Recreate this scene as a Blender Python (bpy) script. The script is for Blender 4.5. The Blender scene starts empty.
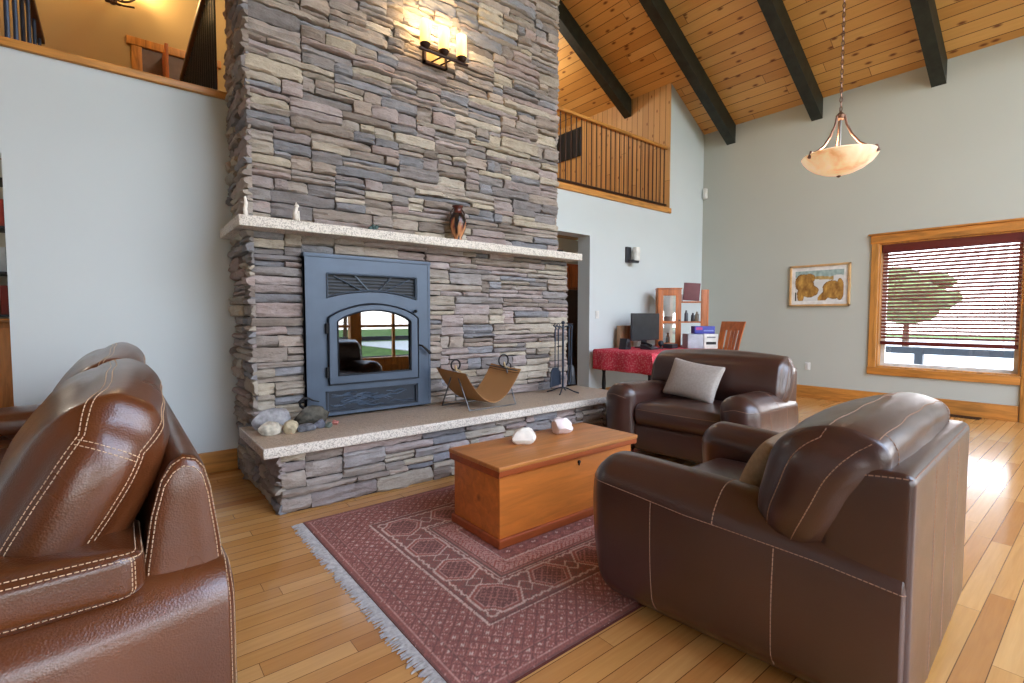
import bpy, math, random
import numpy as np
from mathutils import Matrix, Vector, noise
random.seed(7)
rng = np.random.default_rng(7)
PI = math.pi
C = bpy.context.scene.collection

# ------------------------------------------------------------------ helpers
def lin(c):
    return tuple(((v/255)/12.92 if v/255 <= .04045 else ((v/255+.055)/1.055)**2.4) for v in c)
def rgba(c): return lin(c)+(1,)

class MB:
    """collects geometry, then links it as one mesh object"""
    def __init__(s): s.v=[]; s.f=[]; s.c=None; s.n=0
    def add(s, vs, fs, col=None):
        vs=np.asarray(vs,float).reshape(-1,3); b=s.n
        s.v.append(vs); s.n+=len(vs)
        s.f.extend([tuple(i+b for i in f) for f in fs])
        if col is not None:
            if s.c is None: s.c=[]
            col=np.asarray(col,float)
            if col.ndim==1: col=np.tile(col,(len(vs),1))
            s.c.append(col)
        return s
    def box(s, x0,x1,y0,y1,z0,z1, M=None, col=None):
        v=np.array([(x,y,z) for x in (x0,x1) for y in (y0,y1) for z in (z0,z1)],float)
        if M is not None: v=xf(M,v)
        return s.add(v,[(0,1,3,2),(4,6,7,5),(0,4,5,1),(2,3,7,6),(0,2,6,4),(1,5,7,3)],col)
    def rbox(s, x0,x1,y0,y1,z0,z1, r=.01, M=None, nr=2, nf=1, col=None):
        c=np.array([(x0+x1)/2,(y0+y1)/2,(z0+z1)/2]); h=np.array([x1-x0,y1-y0,z1-z0])/2
        S=softmap(h,np.minimum(r,h*.999)); u,f=cubegrid(h,np.minimum(r,h*.999),nr,(nf,)*3)
        v=S(u)+c
        if M is not None: v=xf(M,v)
        return s.add(v,f,col)
    def soft(s, S, h, r, nr=4, nf=(4,4,4), col=None):
        u,f=cubegrid(h,r,nr,nf); return s.add(S(u),f,col)
    def prism(s, poly, axis, a, b, M=None, col=None):
        """poly: 2-D outline extruded along axis from a to b"""
        n=len(poly); v=[]
        for t in (a,b):
            for p in poly:
                q=[p[0],p[1]]; q.insert(axis,t); v.append(q)
        f=[tuple(range(n)),tuple(range(2*n-1,n-1,-1))]+[(i,i+n,(i+1)%n+n,(i+1)%n) for i in range(n)]
        v=np.array(v,float)
        if M is not None: v=xf(M,v)
        return s.add(v,f,col)
    def tube(s, pts, r, n=8, cap=True, closed=False, col=None):
        P=np.asarray(pts,float); m=len(P); R=np.full(m,r) if np.isscalar(r) else np.asarray(r,float)
        T=np.gradient(P,axis=0)
        if closed: T=(np.roll(P,-1,0)-np.roll(P,1,0))
        T/=np.linalg.norm(T,axis=1)[:,None]+1e-12
        up=np.array([0,0,1.]) if abs(T[0,2])<.9 else np.array([1.,0,0])
        N=np.cross(up,T[0]); N/=np.linalg.norm(N); v=[]
        for i in range(m):
            N=N-T[i]*(N@T[i]); N/=np.linalg.norm(N)+1e-12; B=np.cross(T[i],N)
            for k in range(n):
                a=2*PI*k/n; v.append(P[i]+R[i]*(N*math.cos(a)+B*math.sin(a)))
        f=[]; mm=m if closed else m-1
        for i in range(mm):
            j=(i+1)%m
            for k in range(n): f.append((i*n+k,i*n+(k+1)%n,j*n+(k+1)%n,j*n+k))
        if cap and not closed: f+= [tuple(range(n-1,-1,-1)),tuple((m-1)*n+k for k in range(n))]
        return s.add(v,f,col)
    def lathe(s, prof, c=(0,0,0), n=24, axis=2, col=None, M=None):
        v=[];m=len(prof)
        for r,z in prof:
            for k in range(n):
                a=2*PI*k/n; p=[r*math.cos(a),r*math.sin(a)]; p.insert(axis,z); v.append(p)
        v=np.array(v)
        if M is not None: v=xf(M,v)
        v=v+np.array(c)
        f=[(i*n+k,i*n+(k+1)%n,(i+1)*n+(k+1)%n,(i+1)*n+k) for i in range(m-1) for k in range(n)]
        f+=[tuple(range(n-1,-1,-1)),tuple((m-1)*n+k for k in range(n))]
        return s.add(v,f,col)
    def ball(s, c, r, n=2, amp=0, freq=3, seed=0, flat=None, rot=None):
        import bmesh
        bm=bmesh.new(); bmesh.ops.create_icosphere(bm,subdivisions=n,radius=1)
        vs=np.array([v.co[:] for v in bm.verts]); fs=[tuple(v.index for v in f.verts) for f in bm.faces]; bm.free()
        if amp:
            d=np.array([noise.noise(Vector(p*freq)+Vector((seed*7.1,seed*3.3,1))) for p in vs])
            vs=vs*(1+amp*d)[:,None]
        vs=vs*np.array(r)
        if rot is not None: vs=xf(rot,vs)
        vs=vs+np.array(c)
        if flat is not None: vs[:,2]=np.maximum(vs[:,2],flat)
        return s.add(vs,fs)
    def build(s, name, mat, parent=None, smooth=40, bend=None):
        me=bpy.data.meshes.new(name)
        V=np.concatenate(s.v) if s.v else np.zeros((0,3))
        me.from_pydata(V.tolist(),[],s.f); me.update()
        import bmesh
        bm=bmesh.new(); bm.from_mesh(me); bmesh.ops.recalc_face_normals(bm,faces=bm.faces); bm.to_mesh(me); bm.free()
        if s.c is not None:
            at=me.color_attributes.new('tint','FLOAT_COLOR','POINT')
            cc=np.concatenate(s.c); cc=np.hstack([cc[:,:3],np.ones((len(cc),1))])
            at.data.foreach_set('color',cc.ravel())
        if smooth:
            me.polygons.foreach_set('use_smooth',[True]*len(me.polygons)); me.set_sharp_from_angle(angle=math.radians(smooth))
        o=bpy.data.objects.new(name,me); C.objects.link(o)
        if mat: me.materials.append(mat)
        if parent is not None: attach(o,parent)
        return o
def xf(M,v):
    v=np.asarray(v,float); A=np.array(M.to_4x4()); return v@A[:3,:3].T+A[:3,3]
def wm(o):
    m=o.matrix_parent_inverse@o.matrix_basis if o.parent else o.matrix_basis
    return wm(o.parent)@m if o.parent else m
def attach(o,p):
    o.parent=p; o.matrix_parent_inverse=Matrix.Identity(4) if p.get('_local') or (p.parent and p.parent.get('_local')) else wm(p).inverted()
def softmap(h,r,bulge=(0,0,0),post=None):
    h=np.asarray(h,float); r=np.minimum(np.broadcast_to(np.asarray(r,float),(3,)),h*.9999); B=np.asarray(bulge,float)
    def S(u):
        u=np.atleast_2d(np.asarray(u,float)); p=u*h; q=np.clip(p,-(h-r),h-r); d=(p-q)/r
        L=np.linalg.norm(d,axis=1); L[L<1e-9]=1; pos=q+d/L[:,None]*r
        w=1-u**2
        pos=pos+np.stack([B[0]*u[:,0]*w[:,1]*w[:,2],B[1]*u[:,1]*w[:,0]*w[:,2],B[2]*u[:,2]*w[:,0]*w[:,1]],1)
        return post(pos) if post else pos
    return S
def cubegrid(h,r,nr,nf):
    h=np.asarray(h,float); r=np.minimum(np.broadcast_to(np.asarray(r,float),(3,)),h*.9999); ax=[]
    for i in range(3):
        t=np.tan(np.linspace(0,PI/4,nr+1))
        a=h[i]-r[i]; up=a+r[i]*t
        mid=np.linspace(-a,a,nf[i]+1)
        ax.append(np.concatenate([-up[::-1],mid[1:-1] if a>h[i]*.01 else [],up])/h[i])
    ids={};V=[];F=[]
    def vid(p):
        k=tuple(np.round(p,6))
        if k not in ids: ids[k]=len(V); V.append(p)
        return ids[k]
    for i in range(3):
        j,k=(i+1)%3,(i+2)%3
        for sgn in (-1.,1.):
            g=[[None]*len(ax[k]) for _ in ax[j]]
            for a,u in enumerate(ax[j]):
                for b,w in enumerate(ax[k]):
                    p=[0,0,0]; p[i]=sgn;p[j]=u;p[k]=w; g[a][b]=vid(tuple(p))
            for a in range(len(ax[j])-1):
                for b in range(len(ax[k])-1):
                    q=(g[a][b],g[a+1][b],g[a+1][b+1],g[a][b+1]); F.append(q if sgn>0 else q[::-1])
    return np.array(V),F
def path(S,keys,n=24):
    out=[]
    for a,b in zip(keys[:-1],keys[1:]):
        t=np.linspace(0,1,n,endpoint=False)[:,None]; out.append(np.array(a)*(1-t)+np.array(b)*t)
    out.append(np.array([keys[-1]])); return S(np.concatenate(out))
def stitch(mb,P,r=.0016,dash=.009,gap=.005):
    d=np.concatenate([[0],np.cumsum(np.linalg.norm(np.diff(P,axis=0),axis=1))]); L=d[-1]; s=0
    while s<L-dash:
        t=np.array([s,s+dash/2,s+dash]); p=np.stack([np.interp(t,d,P[:,k]) for k in range(3)],1)
        mb.tube(p,r,4); s+=dash+gap
def thing(name,label,cat,loc=(0,0,0),rz=0,group=None,local=False):
    o=bpy.data.objects.new(name,None); C.objects.link(o); o.empty_display_size=.1
    o.location=loc; o.rotation_euler=(0,0,rz); o['label']=label; o['category']=cat
    o.matrix_basis=Matrix.Translation(loc)@Matrix.Rotation(rz,4,'Z')
    if group: o['group']=group
    if local: o['_local']=1
    return o
def tag(o,label,cat,group=None):
    o['label']=label;o['category']=cat
    if group:o['group']=group
    return o
def struct(name,mb,m,smooth=0):
    o=mb.build(name,m,smooth=smooth); o['kind']='structure'; return o
def copy_tree(o,parent=None):
    c=o.copy(); C.objects.link(c)
    if parent is not None: c.parent=parent
    for ch in list(o.children): copy_tree(ch,c)
    return c

# ------------------------------------------------------------------ materials
class NT:
    def __init__(s,name,rough=.5,spec=.5,metal=0):
        s.m=bpy.data.materials.new(name); s.m.use_nodes=True; s.t=s.m.node_tree; s.b=s.t.nodes['Principled BSDF']
        s.b.inputs['Roughness'].default_value=rough; s.b.inputs['Specular IOR Level'].default_value=spec; s.b.inputs['Metallic'].default_value=metal
        s._co=None
    def n(s,typ,**kw):
        nd=s.t.nodes.new(typ)
        for k,v in kw.items():
            if k.startswith('i_'):
                key=k[2:].replace('_',' '); key=int(key) if key.isdigit() else key
                s.put(nd.inputs[key],v)
            else: setattr(nd,k,v)
        return nd
    def put(s,inp,v):
        if isinstance(v,bpy.types.NodeSocket): s.t.links.new(v,inp)
        else: inp.default_value=v
    def co(s):
        if s._co is None: s._co=s.n('ShaderNodeTexCoord').outputs['Object']
        return s._co
    def math(s,op,a,b=0,c=0):
        nd=s.n('ShaderNodeMath',operation=op); s.put(nd.inputs[0],a); s.put(nd.inputs[1],b); s.put(nd.inputs[2],c); return nd.outputs[0]
    def mapping(s,scale=(1,1,1),loc=(0,0,0),rot=(0,0,0),co=None):
        nd=s.n('ShaderNodeMapping'); s.put(nd.inputs[0],co or s.co()); nd.inputs['Scale'].default_value=scale; nd.inputs['Location'].default_value=loc; nd.inputs['Rotation'].default_value=rot; return nd.outputs[0]
    def noise(s,scale=5,detail=3,rough=.5,co=None,dist=0):
        nd=s.n('ShaderNodeTexNoise'); s.put(nd.inputs['Vector'],co or s.co()); s.put(nd.inputs['Scale'],scale); nd.inputs['Detail'].default_value=detail; nd.inputs['Roughness'].default_value=rough; nd.inputs['Distortion'].default_value=dist; return nd.outputs['Fac']
    def ramp(s,fac,stops,interp='LINEAR'):
        nd=s.n('ShaderNodeValToRGB'); s.put(nd.inputs[0],fac); cr=nd.color_ramp; cr.interpolation=interp
        while len(cr.elements)<len(stops): cr.elements.new(.5)
        for e,(p,c) in zip(cr.elements,stops): e.position=p; e.color=c if len(c)==4 else rgba(c)
        return nd.outputs[0]
    def mix(s,f,a,b,typ='MIX'):
        nd=s.n('ShaderNodeMix',data_type='RGBA',blend_type=typ); s.put(nd.inputs[0],f); s.put(nd.inputs[6],a if not isinstance(a,tuple) or len(a)==4 else rgba(a)); s.put(nd.inputs[7],b if not isinstance(b,tuple) or len(b)==4 else rgba(b)); return nd.outputs[2]
    def col(s,v): s.put(s.b.inputs['Base Color'],v if not isinstance(v,tuple) or len(v)==4 else rgba(v)); return s
    def rough(s,v): s.put(s.b.inputs['Roughness'],v); return s
    def bump(s,h,strength=.3,dist=.01):
        nd=s.n('ShaderNodeBump'); s.put(nd.inputs['Height'],h); nd.inputs['Strength'].default_value=strength; nd.inputs['Distance'].default_value=dist
        s.t.links.new(nd.outputs[0],s.b.inputs['Normal']); return s
    def attr(s): return s.n('ShaderNodeVertexColor',layer_name='tint').outputs[0]
    def emit(s,c,k): s.put(s.b.inputs['Emission Color'],c if not isinstance(c,tuple) else rgba(c)); s.b.inputs['Emission Strength'].default_value=k; return s
def plain(name,c,rough=.5,spec=.5,metal=0,var=.12,sc=12):
    m=NT(name,rough,spec,metal); d=tuple(v*(1-var) for v in c)
    m.col(m.ramp(m.noise(sc,3),[(.3,d),(.7,c)])); return m.m
def wall_paint(name,c):
    m=NT(name,.75,.25); d=tuple(v*.985 for v in c)
    m.col(m.ramp(m.noise(1.3,2),[(.3,d),(.7,c)])).bump(m.noise(160,2),.06,.002); return m.m
def planks(name,al,ac,w,length,cols,gap=(60,35,15),gapw=.0022,rough=.35,spec=.5,knots=0,grain=(.9,14),tone=.35,coat=0):
    """boards running along axis al, laid side by side along axis ac"""
    m=NT(name,rough,spec); sp=m.n('ShaderNodeSeparateXYZ'); m.put(sp.inputs[0],m.co())
    A=sp.outputs[al];B=sp.outputs[ac]
    rb=m.math('DIVIDE',B,w); row=m.math('FLOOR',rb); fr=m.math('FRACT',rb)
    wn=m.n('ShaderNodeTexWhiteNoise',noise_dimensions='1D'); m.put(wn.inputs['W'],row)
    aa=m.math('ADD',m.math('DIVIDE',A,length),m.math('MULTIPLY',wn.outputs[0],7.3)); bd=m.math('FLOOR',aa); fa=m.math('FRACT',aa)
    cb=m.n('ShaderNodeCombineXYZ'); m.put(cb.inputs[0],row); m.put(cb.inputs[1],bd)
    w2=m.n('ShaderNodeTexWhiteNoise',noise_dimensions='2D'); m.put(w2.inputs['Vector'],cb.outputs[0]); rnd=w2.outputs[0]
    base=m.ramp(rnd,[(i/(len(cols)-1),c) for i,c in enumerate(cols)])
    # grain stretched along the board, shifted from board to board
    g=m.n('ShaderNodeCombineXYZ'); m.put(g.inputs[0],m.math('MULTIPLY_ADD',A,grain[0]*1.6,m.math('MULTIPLY',rnd,31))); m.put(g.inputs[1],m.math('MULTIPLY',B,grain[1]*2.2)); m.put(g.inputs[2],m.math('MULTIPLY',rnd,17))
    gn=m.noise(2.2,5,.6,g.outputs[0],.6)
    col=m.mix(m.math('MULTIPLY',m.math('SUBTRACT',1,gn),tone),base,m.mix(1,base,(150,105,70),'MULTIPLY'))
    if knots:
        k=m.n('ShaderNodeCombineXYZ'); m.put(k.inputs[0],m.math('MULTIPLY_ADD',A,1.9,m.math('MULTIPLY',rnd,9))); m.put(k.inputs[1],m.math('MULTIPLY',B,4.6)); m.put(k.inputs[2],rnd)
        vo=m.n('ShaderNodeTexVoronoi',voronoi_dimensions='2D'); m.put(vo.inputs['Vector'],k.outputs[0]); vo.inputs['Scale'].default_value=1.0
        kr=m.ramp(vo.outputs['Distance'],[(0,(0,0,0,1)),(.035*knots,(.15,.15,.15,1)),(.085*knots,(1,1,1,1))])
        col=m.mix(kr,(105,52,22),col)
    e1=m.math('LESS_THAN',m.math('MINIMUM',fr,m.math('SUBTRACT',1,fr)),gapw/w); e2=m.math('LESS_THAN',m.math('MINIMUM',fa,m.math('SUBTRACT',1,fa)),gapw/length*.7)
    ed=m.math('MAXIMUM',e1,e2); col=m.mix(ed,col,gap); m.col(col)
    m.bump(m.math('ADD',m.math('MULTIPLY',ed,-.6),m.math('MULTIPLY',gn,.08)),.25,.004)
    if coat: m.b.inputs['Coat Weight'].default_value=coat; m.b.inputs['Coat Roughness'].default_value=.12
    return m.m
def wood(name,c,al=0,rough=.4,var=.3,spec=.4,knots=0):
    m=NT(name,rough,spec); sc=[7,7,7]; sc[al]=.8
    g=m.noise(2.5,5,.62,m.mapping(tuple(sc)),.8); d=tuple(v*(1-var) for v in c)
    col=m.ramp(g,[(.28,d),(.6,c),(.8,tuple(min(255,v*1.08) for v in c))])
    if knots:
        s2=[3.2,3.2,3.2]; s2[al]=1.7
        vo=m.n('ShaderNodeTexVoronoi'); m.put(vo.inputs['Vector'],m.mapping(tuple(s2))); vo.inputs['Scale'].default_value=1
        col=m.mix(m.ramp(vo.outputs['Distance'],[(0,(0,0,0,1)),(.05,(.2,.2,.2,1)),(.1,(1,1,1,1))]),(95,45,18),col)
    m.col(col).bump(g,.08,.004); return m.m
def leather(name,c,hi,rough=.34,grain=230,bs=.22,coat=.15):
    m=NT(name,rough,.5); big=m.noise(2.6,2,.5); col=m.mix(big,c,hi)
    vo=m.n('ShaderNodeTexVoronoi'); m.put(vo.inputs['Vector'],m.co()); vo.inputs['Scale'].default_value=grain
    wr=m.noise(8,2,.5,m.mapping((1,1,2.0)))
    m.col(col).rough(m.math('MULTIPLY_ADD',m.noise(6,2),.16,rough-.06))
    m.bump(m.math('ADD',m.math('MULTIPLY',vo.outputs['Distance'],.35),m.math('MULTIPLY',wr,.8)),bs,.006)
    m.b.inputs['Coat Weight'].default_value=coat; m.b.inputs['Coat Roughness'].default_value=.2
    return m.m
def speckle(name,a,b,c,sc=140,rough=.45,bs=.2):
    m=NT(name,rough,.4); vo=m.n('ShaderNodeTexVoronoi'); m.put(vo.inputs['Vector'],m.co()); vo.inputs['Scale'].default_value=sc
    sp=m.n('ShaderNodeSeparateXYZ'); m.put(sp.inputs[0],vo.outputs['Color'])
    col=m.ramp(sp.outputs[0],[(0,a),(.35,b),(.75,b),(1,c)],'CONSTANT'); col=m.mix(m.noise(30,3),col,b)
    m.col(col).bump(m.noise(45,4),bs,.006); return m.m
def glass(name,tint=(255,255,255),refl=.12):
    m=bpy.data.materials.new(name); m.use_nodes=True; t=m.node_tree; t.nodes.remove(t.nodes['Principled BSDF'])
    tr=t.nodes.new('ShaderNodeBsdfTransparent'); tr.inputs[0].default_value=rgba(tint)
    gl=t.nodes.new('ShaderNodeBsdfGlossy'); gl.inputs['Roughness'].default_value=.015
    lw=t.nodes.new('ShaderNodeLayerWeight'); lw.inputs['Blend'].default_value=.3
    ad=t.nodes.new('ShaderNodeMath'); ad.operation='MULTIPLY_ADD'; ad.inputs[1].default_value=.6; ad.inputs[2].default_value=refl; ad.use_clamp=True
    t.links.new(lw.outputs['Fresnel'],ad.inputs[0])
    mx=t.nodes.new('ShaderNodeMixShader'); t.links.new(ad.outputs[0],mx.inputs[0]); t.links.new(tr.outputs[0],mx.inputs[1]); t.links.new(gl.outputs[0],mx.inputs[2])
    t.links.new(mx.outputs[0],t.nodes['Material Output'].inputs[0]); return m

M={}
M['wall_cool']=wall_paint('cool_white_paint',(199,207,208))
M['wall_warm']=wall_paint('warm_grey_paint',(181,185,176))
M['yellow']=wall_paint('ochre_paint',(178,156,112))
M['floor']=planks('oak_floor',0,1,.083,.95,[(190,130,68),(216,162,96),(208,152,84),(226,176,110),(200,142,76)],gap=(95,60,28),gapw=.0014,rough=.2,coat=.25,grain=(.9,12),tone=.45)
M['ceil']=planks('pine_ceiling',1,0,.135,4.6,[(216,164,92),(230,182,108),(206,152,80),(234,190,118)],gap=(84,44,16),gapw=.004,rough=.45,knots=1.25,grain=(.6,8))
M['pinewall']=planks('pine_wall_boards',2,1,.115,4,[(202,160,102),(214,172,112),(190,146,90)],gap=(92,50,18),gapw=.004,rough=.5,knots=.8,grain=(.6,9))
M['trim']=wood('honey_trim_x',(202,140,68),0); M['trimy']=wood('honey_trim_y',(196,130,58),1); M['trimz']=wood('honey_trim_z',(200,138,66),2)
M['reddoor']=wood('reddish_door_wood',(176,98,44),2); M['darkdoor']=wood('dark_door_wood',(70,48,36),2)
M['trunk']=wood('orange_pine_trunk',(204,116,46),0,.42,.16,knots=1)
M['trunklid']=wood('worn_trunk_lid',(190,122,62),0,.38,.18); M['trunkedge']=wood('red_trunk_edge',(160,76,34),0,.45,.2)
M['beam']=plain('painted_beam',(46,50,42),.55,.4,0,.35,9)
M['sofa']=leather('chestnut_leather',(50,25,12),(108,58,29),.28,210,.3,.45)
M['chair']=leather('espresso_leather',(42,25,21),(74,46,39),.3,260,.22,.5)
M['thread']=plain('cream_thread',(206,176,146),.8,.2); M['thread2']=plain('tan_thread',(150,118,98),.8,.2)
M['granite']=speckle('speckled_granite',(120,108,96),(214,206,194),(168,150,132),150,.5,.35)
M['insert']=plain('blue_grey_iron',(70,84,102),.42,.5,.25,.08,6); M['insert2']=plain('dark_blue_iron',(34,42,54),.45,.5,.3,.1); M['grille']=plain('pale_iron',(90,102,116),.4,.5,.3)
M['black']=plain('black_iron',(30,31,34),.45,.5,.5); M['soot']=plain('sooty_firebrick',(70,62,56),.9,.1,0,.5,20); M['steel']=plain('grey_steel',(120,120,120),.35,.5,.9)
M['bluesteel']=plain('blue_black_steel',(52,62,78),.4,.5,.5)
M['bark']=plain('log_bark',(104,80,62),.9,.2,0,.5,22)
M['sling']=leather('tan_suede',(150,106,62),(176,130,80),.7,120,.15,0)
M['cushion']=plain('oatmeal_fabric',(176,166,156),.9,.15,0,.08,60); M['cushion2']=plain('beige_fabric',(178,158,132),.9,.15,0,.1,60)
M['white']=plain('white_plastic',(228,228,222),.4); M['whitestone']=plain('white_salt_rock',(236,228,216),.45,.5,0,.12,18)
M['screen']=plain('dark_screen',(58,62,64),.3); M['darkplastic']=plain('charcoal_plastic',(48,50,56),.45)
M['card']=plain('brown_cardboard',(164,132,100),.8); M['hutch']=wood('cherry_hutch',(190,108,52),2); M['maroon']=plain('maroon_board',(112,62,66),.6)
M['blind']=wood('backlit_mahogany_slat',(146,84,74),1,.35,.15); M['blindrail']=wood('mahogany_rail',(96,34,30),1,.35,.15)  # slats paler than the rail: window glow put into their colour
M['bronze']=plain('aged_bronze',(112,82,66),.4,.5,.7); M['ironrust']=plain('brown_iron',(58,38,30),.45,.5,.6)
M['gold']=plain('gilt_wood',(204,164,110),.4); M['paper']=plain('matboard',(226,226,222),.8)
M['glass']=glass('clear_glass'); M['fireglass']=glass('stove_glass',(150,150,150),.22)
def attr_mat(name,rough,bs,bsc,spec=.3,var=.25):
    m=NT(name,rough,spec); a=m.attr(); n=m.noise(14,5,.65); m.col(m.mix(m.math('MULTIPLY',n,var*2),a,m.mix(1,a,(186,178,172),'MULTIPLY')))
    m.bump(m.noise(bsc,5,.65,m.mapping((1,1,2.5))),bs,.012); return m.m
M['stone']=attr_mat('ledge_stone',.8,1.0,30,.3,.5)
M['rug']=attr_mat('wool_pile',.95,.5,160,.1,.15); M['print']=attr_mat('printed_art',.6,.0,10,.2,.1); M['vase']=attr_mat('painted_glaze',.25,.03,20,.5,.1)
def candle():
    m=NT('lit_candle_glass',.4,.3); sp=m.n('ShaderNodeSeparateXYZ'); m.put(sp.inputs[0],m.n('ShaderNodeTexCoord').outputs['Generated'])
    m.col((255,226,160)).emit(m.ramp(sp.outputs[2],[(0,(255,188,92)),(.45,(255,214,130)),(1,(255,236,180))]),1.15); return m.m
M['candle']=candle()
def alabaster():
    m=NT('lit_alabaster',.3,.5); n=m.noise(5,4,.6,None,.5); c=m.ramp(n,[(.3,(206,160,120)),(.5,(246,222,190)),(.7,(255,240,220))])
    m.col(c).emit(m.ramp(n,[(.3,(240,170,90)),(.7,(255,226,180))]),.28); return m.m
M['alabaster']=alabaster()
def cloth_red():
    m=NT('red_paisley_cloth',.9,.1); vo=m.n('ShaderNodeTexVoronoi'); m.put(vo.inputs['Vector'],m.co()); vo.inputs['Scale'].default_value=48
    m.col(m.mix(m.ramp(vo.outputs['Distance'],[(.25,(1,1,1,1)),(.45,(0,0,0,1))]),m.mix(m.noise(40,2),(216,72,90),(198,54,72)),(222,140,142))); return m.m
M['redcloth']=cloth_red()
M['lawn']=plain('lawn',(96,124,58),.95,.1,0,.4,3); M['leaf']=plain('foliage',(126,146,92),.9,.2,0,.6,5); M['deck']=plain('grey_deck_boards',(172,168,160),.7)
M['railpaint']=plain('dark_rail_paint',(52,58,66),.5); M['snow']=plain('pale_gravel',(210,206,198),.9,.1)

# ------------------------------------------------------------------ dimensions
XF=8.33; YW=4.85; YL=4.55; YB=-2.6; XL=-4.2; SL=.58; ZE=4.52; XR=2.3; LOFT=3.0; YY=8.8
def roof(x): return ZE+SL*(XF-x) if x>XR else ZE+SL*(XF-XR)-SL*(XR-x)

# ------------------------------------------------------------------ shell
struct('floor',MB().box(XL,XF+.2,YB-.2,YY+.3,-.12,0),M['floor'])
cb=MB(); cb.prism([(XF+.2,roof(XF+.2)),(XR,roof(XR)),(XL-.1,roof(XL-.1)),(XL-.1,roof(XL-.1)+.2),(XR,roof(XR)+.2),(XF+.2,roof(XF+.2)+.2)],1,YB-.2,YY+.3)
struct('ceiling',cb,M['ceil'])
# window wall at the far right
WY0,WY1,WZ0,WZ1=.745,2.17,.545,2.27
fw=MB()
fw.box(XF,XF+.2,WY1,YY,0,roof(XF)+.02); fw.box(XF,XF+.2,WY0,WY1,0,WZ0); fw.box(XF,XF+.2,WY0,WY1,WZ1,roof(XF)+.02); fw.box(XF,XF+.2,YB,WY0,0,roof(XF)+.02)
struct('wall_right',fw,M['wall_warm'])
wb=MB()
wb.box(3.6,4.15,YW,YW+.23,0,LOFT); wb.box(4.15,5.335,YW,YW+.23,2.42,LOFT); wb.box(5.335,7.3,YW,YW+.23,0,LOFT)
wb.prism([(7.3,0),(XF,0),(XF,roof(XF)+.02),(7.3,roof(7.3)+.02)],1,YW,YW+.23)
struct('wall_balcony',wb,M['wall_cool'])
struct('wall_left',MB().box(-.546,.80,YL,YL+.15,0,2.98),M['wall_cool'])
struct('wall_pantry',MB().box(XL,-1.75,YL,YL+.15,0,2.98).box(-1.75,-.546,YL,YL+.15,2.3,2.98),M['wall_cool'])
struct('wall_pine',MB().prism([(YW+.23,LOFT),(YY,LOFT),(YY,roof(7.28)+.02),(YW+.23,roof(7.28)+.02)],0,7.28,7.4).box(7.28,7.3,YW+.004,YW+.23,LOFT,roof(7.28)+.01),M['pinewall'])
struct('wall_loft',MB().prism([(XL,LOFT),(7.28,LOFT),(7.28,roof(7.28)+.02),(XR,roof(XR)+.02),(XL,roof(XL)+.02)],1,YY,YY+.15),M['yellow'])
struct('floor_loft',MB().box(XL,3.3,YL+.15,YY,2.8,LOFT).box(3.3,7.28,YW+.23,YY,2.8,LOFT).box(.8,3.6,YL+.15,YL+.6,2.8,LOFT),M['floor'])
struct('wall_hall',MB().box(XL,XF,7.0,7.12,0,2.8),M['wall_warm'])
struct('wall_west',MB().prism([(YB,0),(YY,0),(YY,roof(XL)+.03),(YB,roof(XL)+.03)],0,XL-.15,XL),M['wall_cool'])
# glazed wall behind the camera: piers between tall openings
bw=MB(); bw.box(XL,XF,YB-.15,YB,0,.35)
xs=[XL,-1.6,1.2,4.0,6.6,XF]
bw.box(XL,-1.6,YB-.15,YB,.35,2.35); bw.prism([(XL,2.6),(1.2,2.6),(1.2,roof(1.2)),(XL,roof(XL))],1,YB-.15,YB)  # unseen left bay and gable filled in solid to cut light on the left
for i,x in enumerate(xs): bw.box(x-.12 if i else x,x+.12 if i<5 else x,YB-.15,YB,.35,2.35)
bw.box(XL,XF,YB-.15,YB,2.35,2.6)
for i,x in enumerate(xs): bw.box(x-.09 if i else x,x+.09 if i<5 else x,YB-.15,YB,2.6,roof(x)-.05)
struct('wall_front',bw,M['trimz'])
for i in range(1,5):
    a,b=xs[i]+.12,xs[i+1]-.12; w=MB()
    for t in (.33,.66): w.box(a+(b-a)*t-.03,a+(b-a)*t+.03,YB-.11,YB-.05,.35,2.35)
    w.box(a,b,YB-.11,YB-.05,1.02,1.08)
    struct('window_%d'%(i+2),w,M['trimz'])
# baseboards and trims
struct('baseboard_left',MB().rbox(-.546,.74,YL-.022,YL,0,.17,.006),M['trim'],40)
struct('baseboard_right',MB().rbox(XF-.022,XF,.74,YW,0,.19,.006),M['trimy'],40)
struct('baseboard_balcony',MB().rbox(5.335,XF-.02,YW-.022,YW,0,.19,.006),M['trim'],40)
struct('trim_1',MB().rbox(-.56,.80,YL-.03,YL+.17,2.975,3.03,.008),M['trim'],40)
struct('trim_2',MB().rbox(3.8,7.31,YW-.03,YW+.25,2.985,3.07,.008),M['trim'],40)
struct('trim_4',MB().rbox(XF-.035,XF,.60,.734,0,WZ1,.008),M['trimz'],40)
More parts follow.
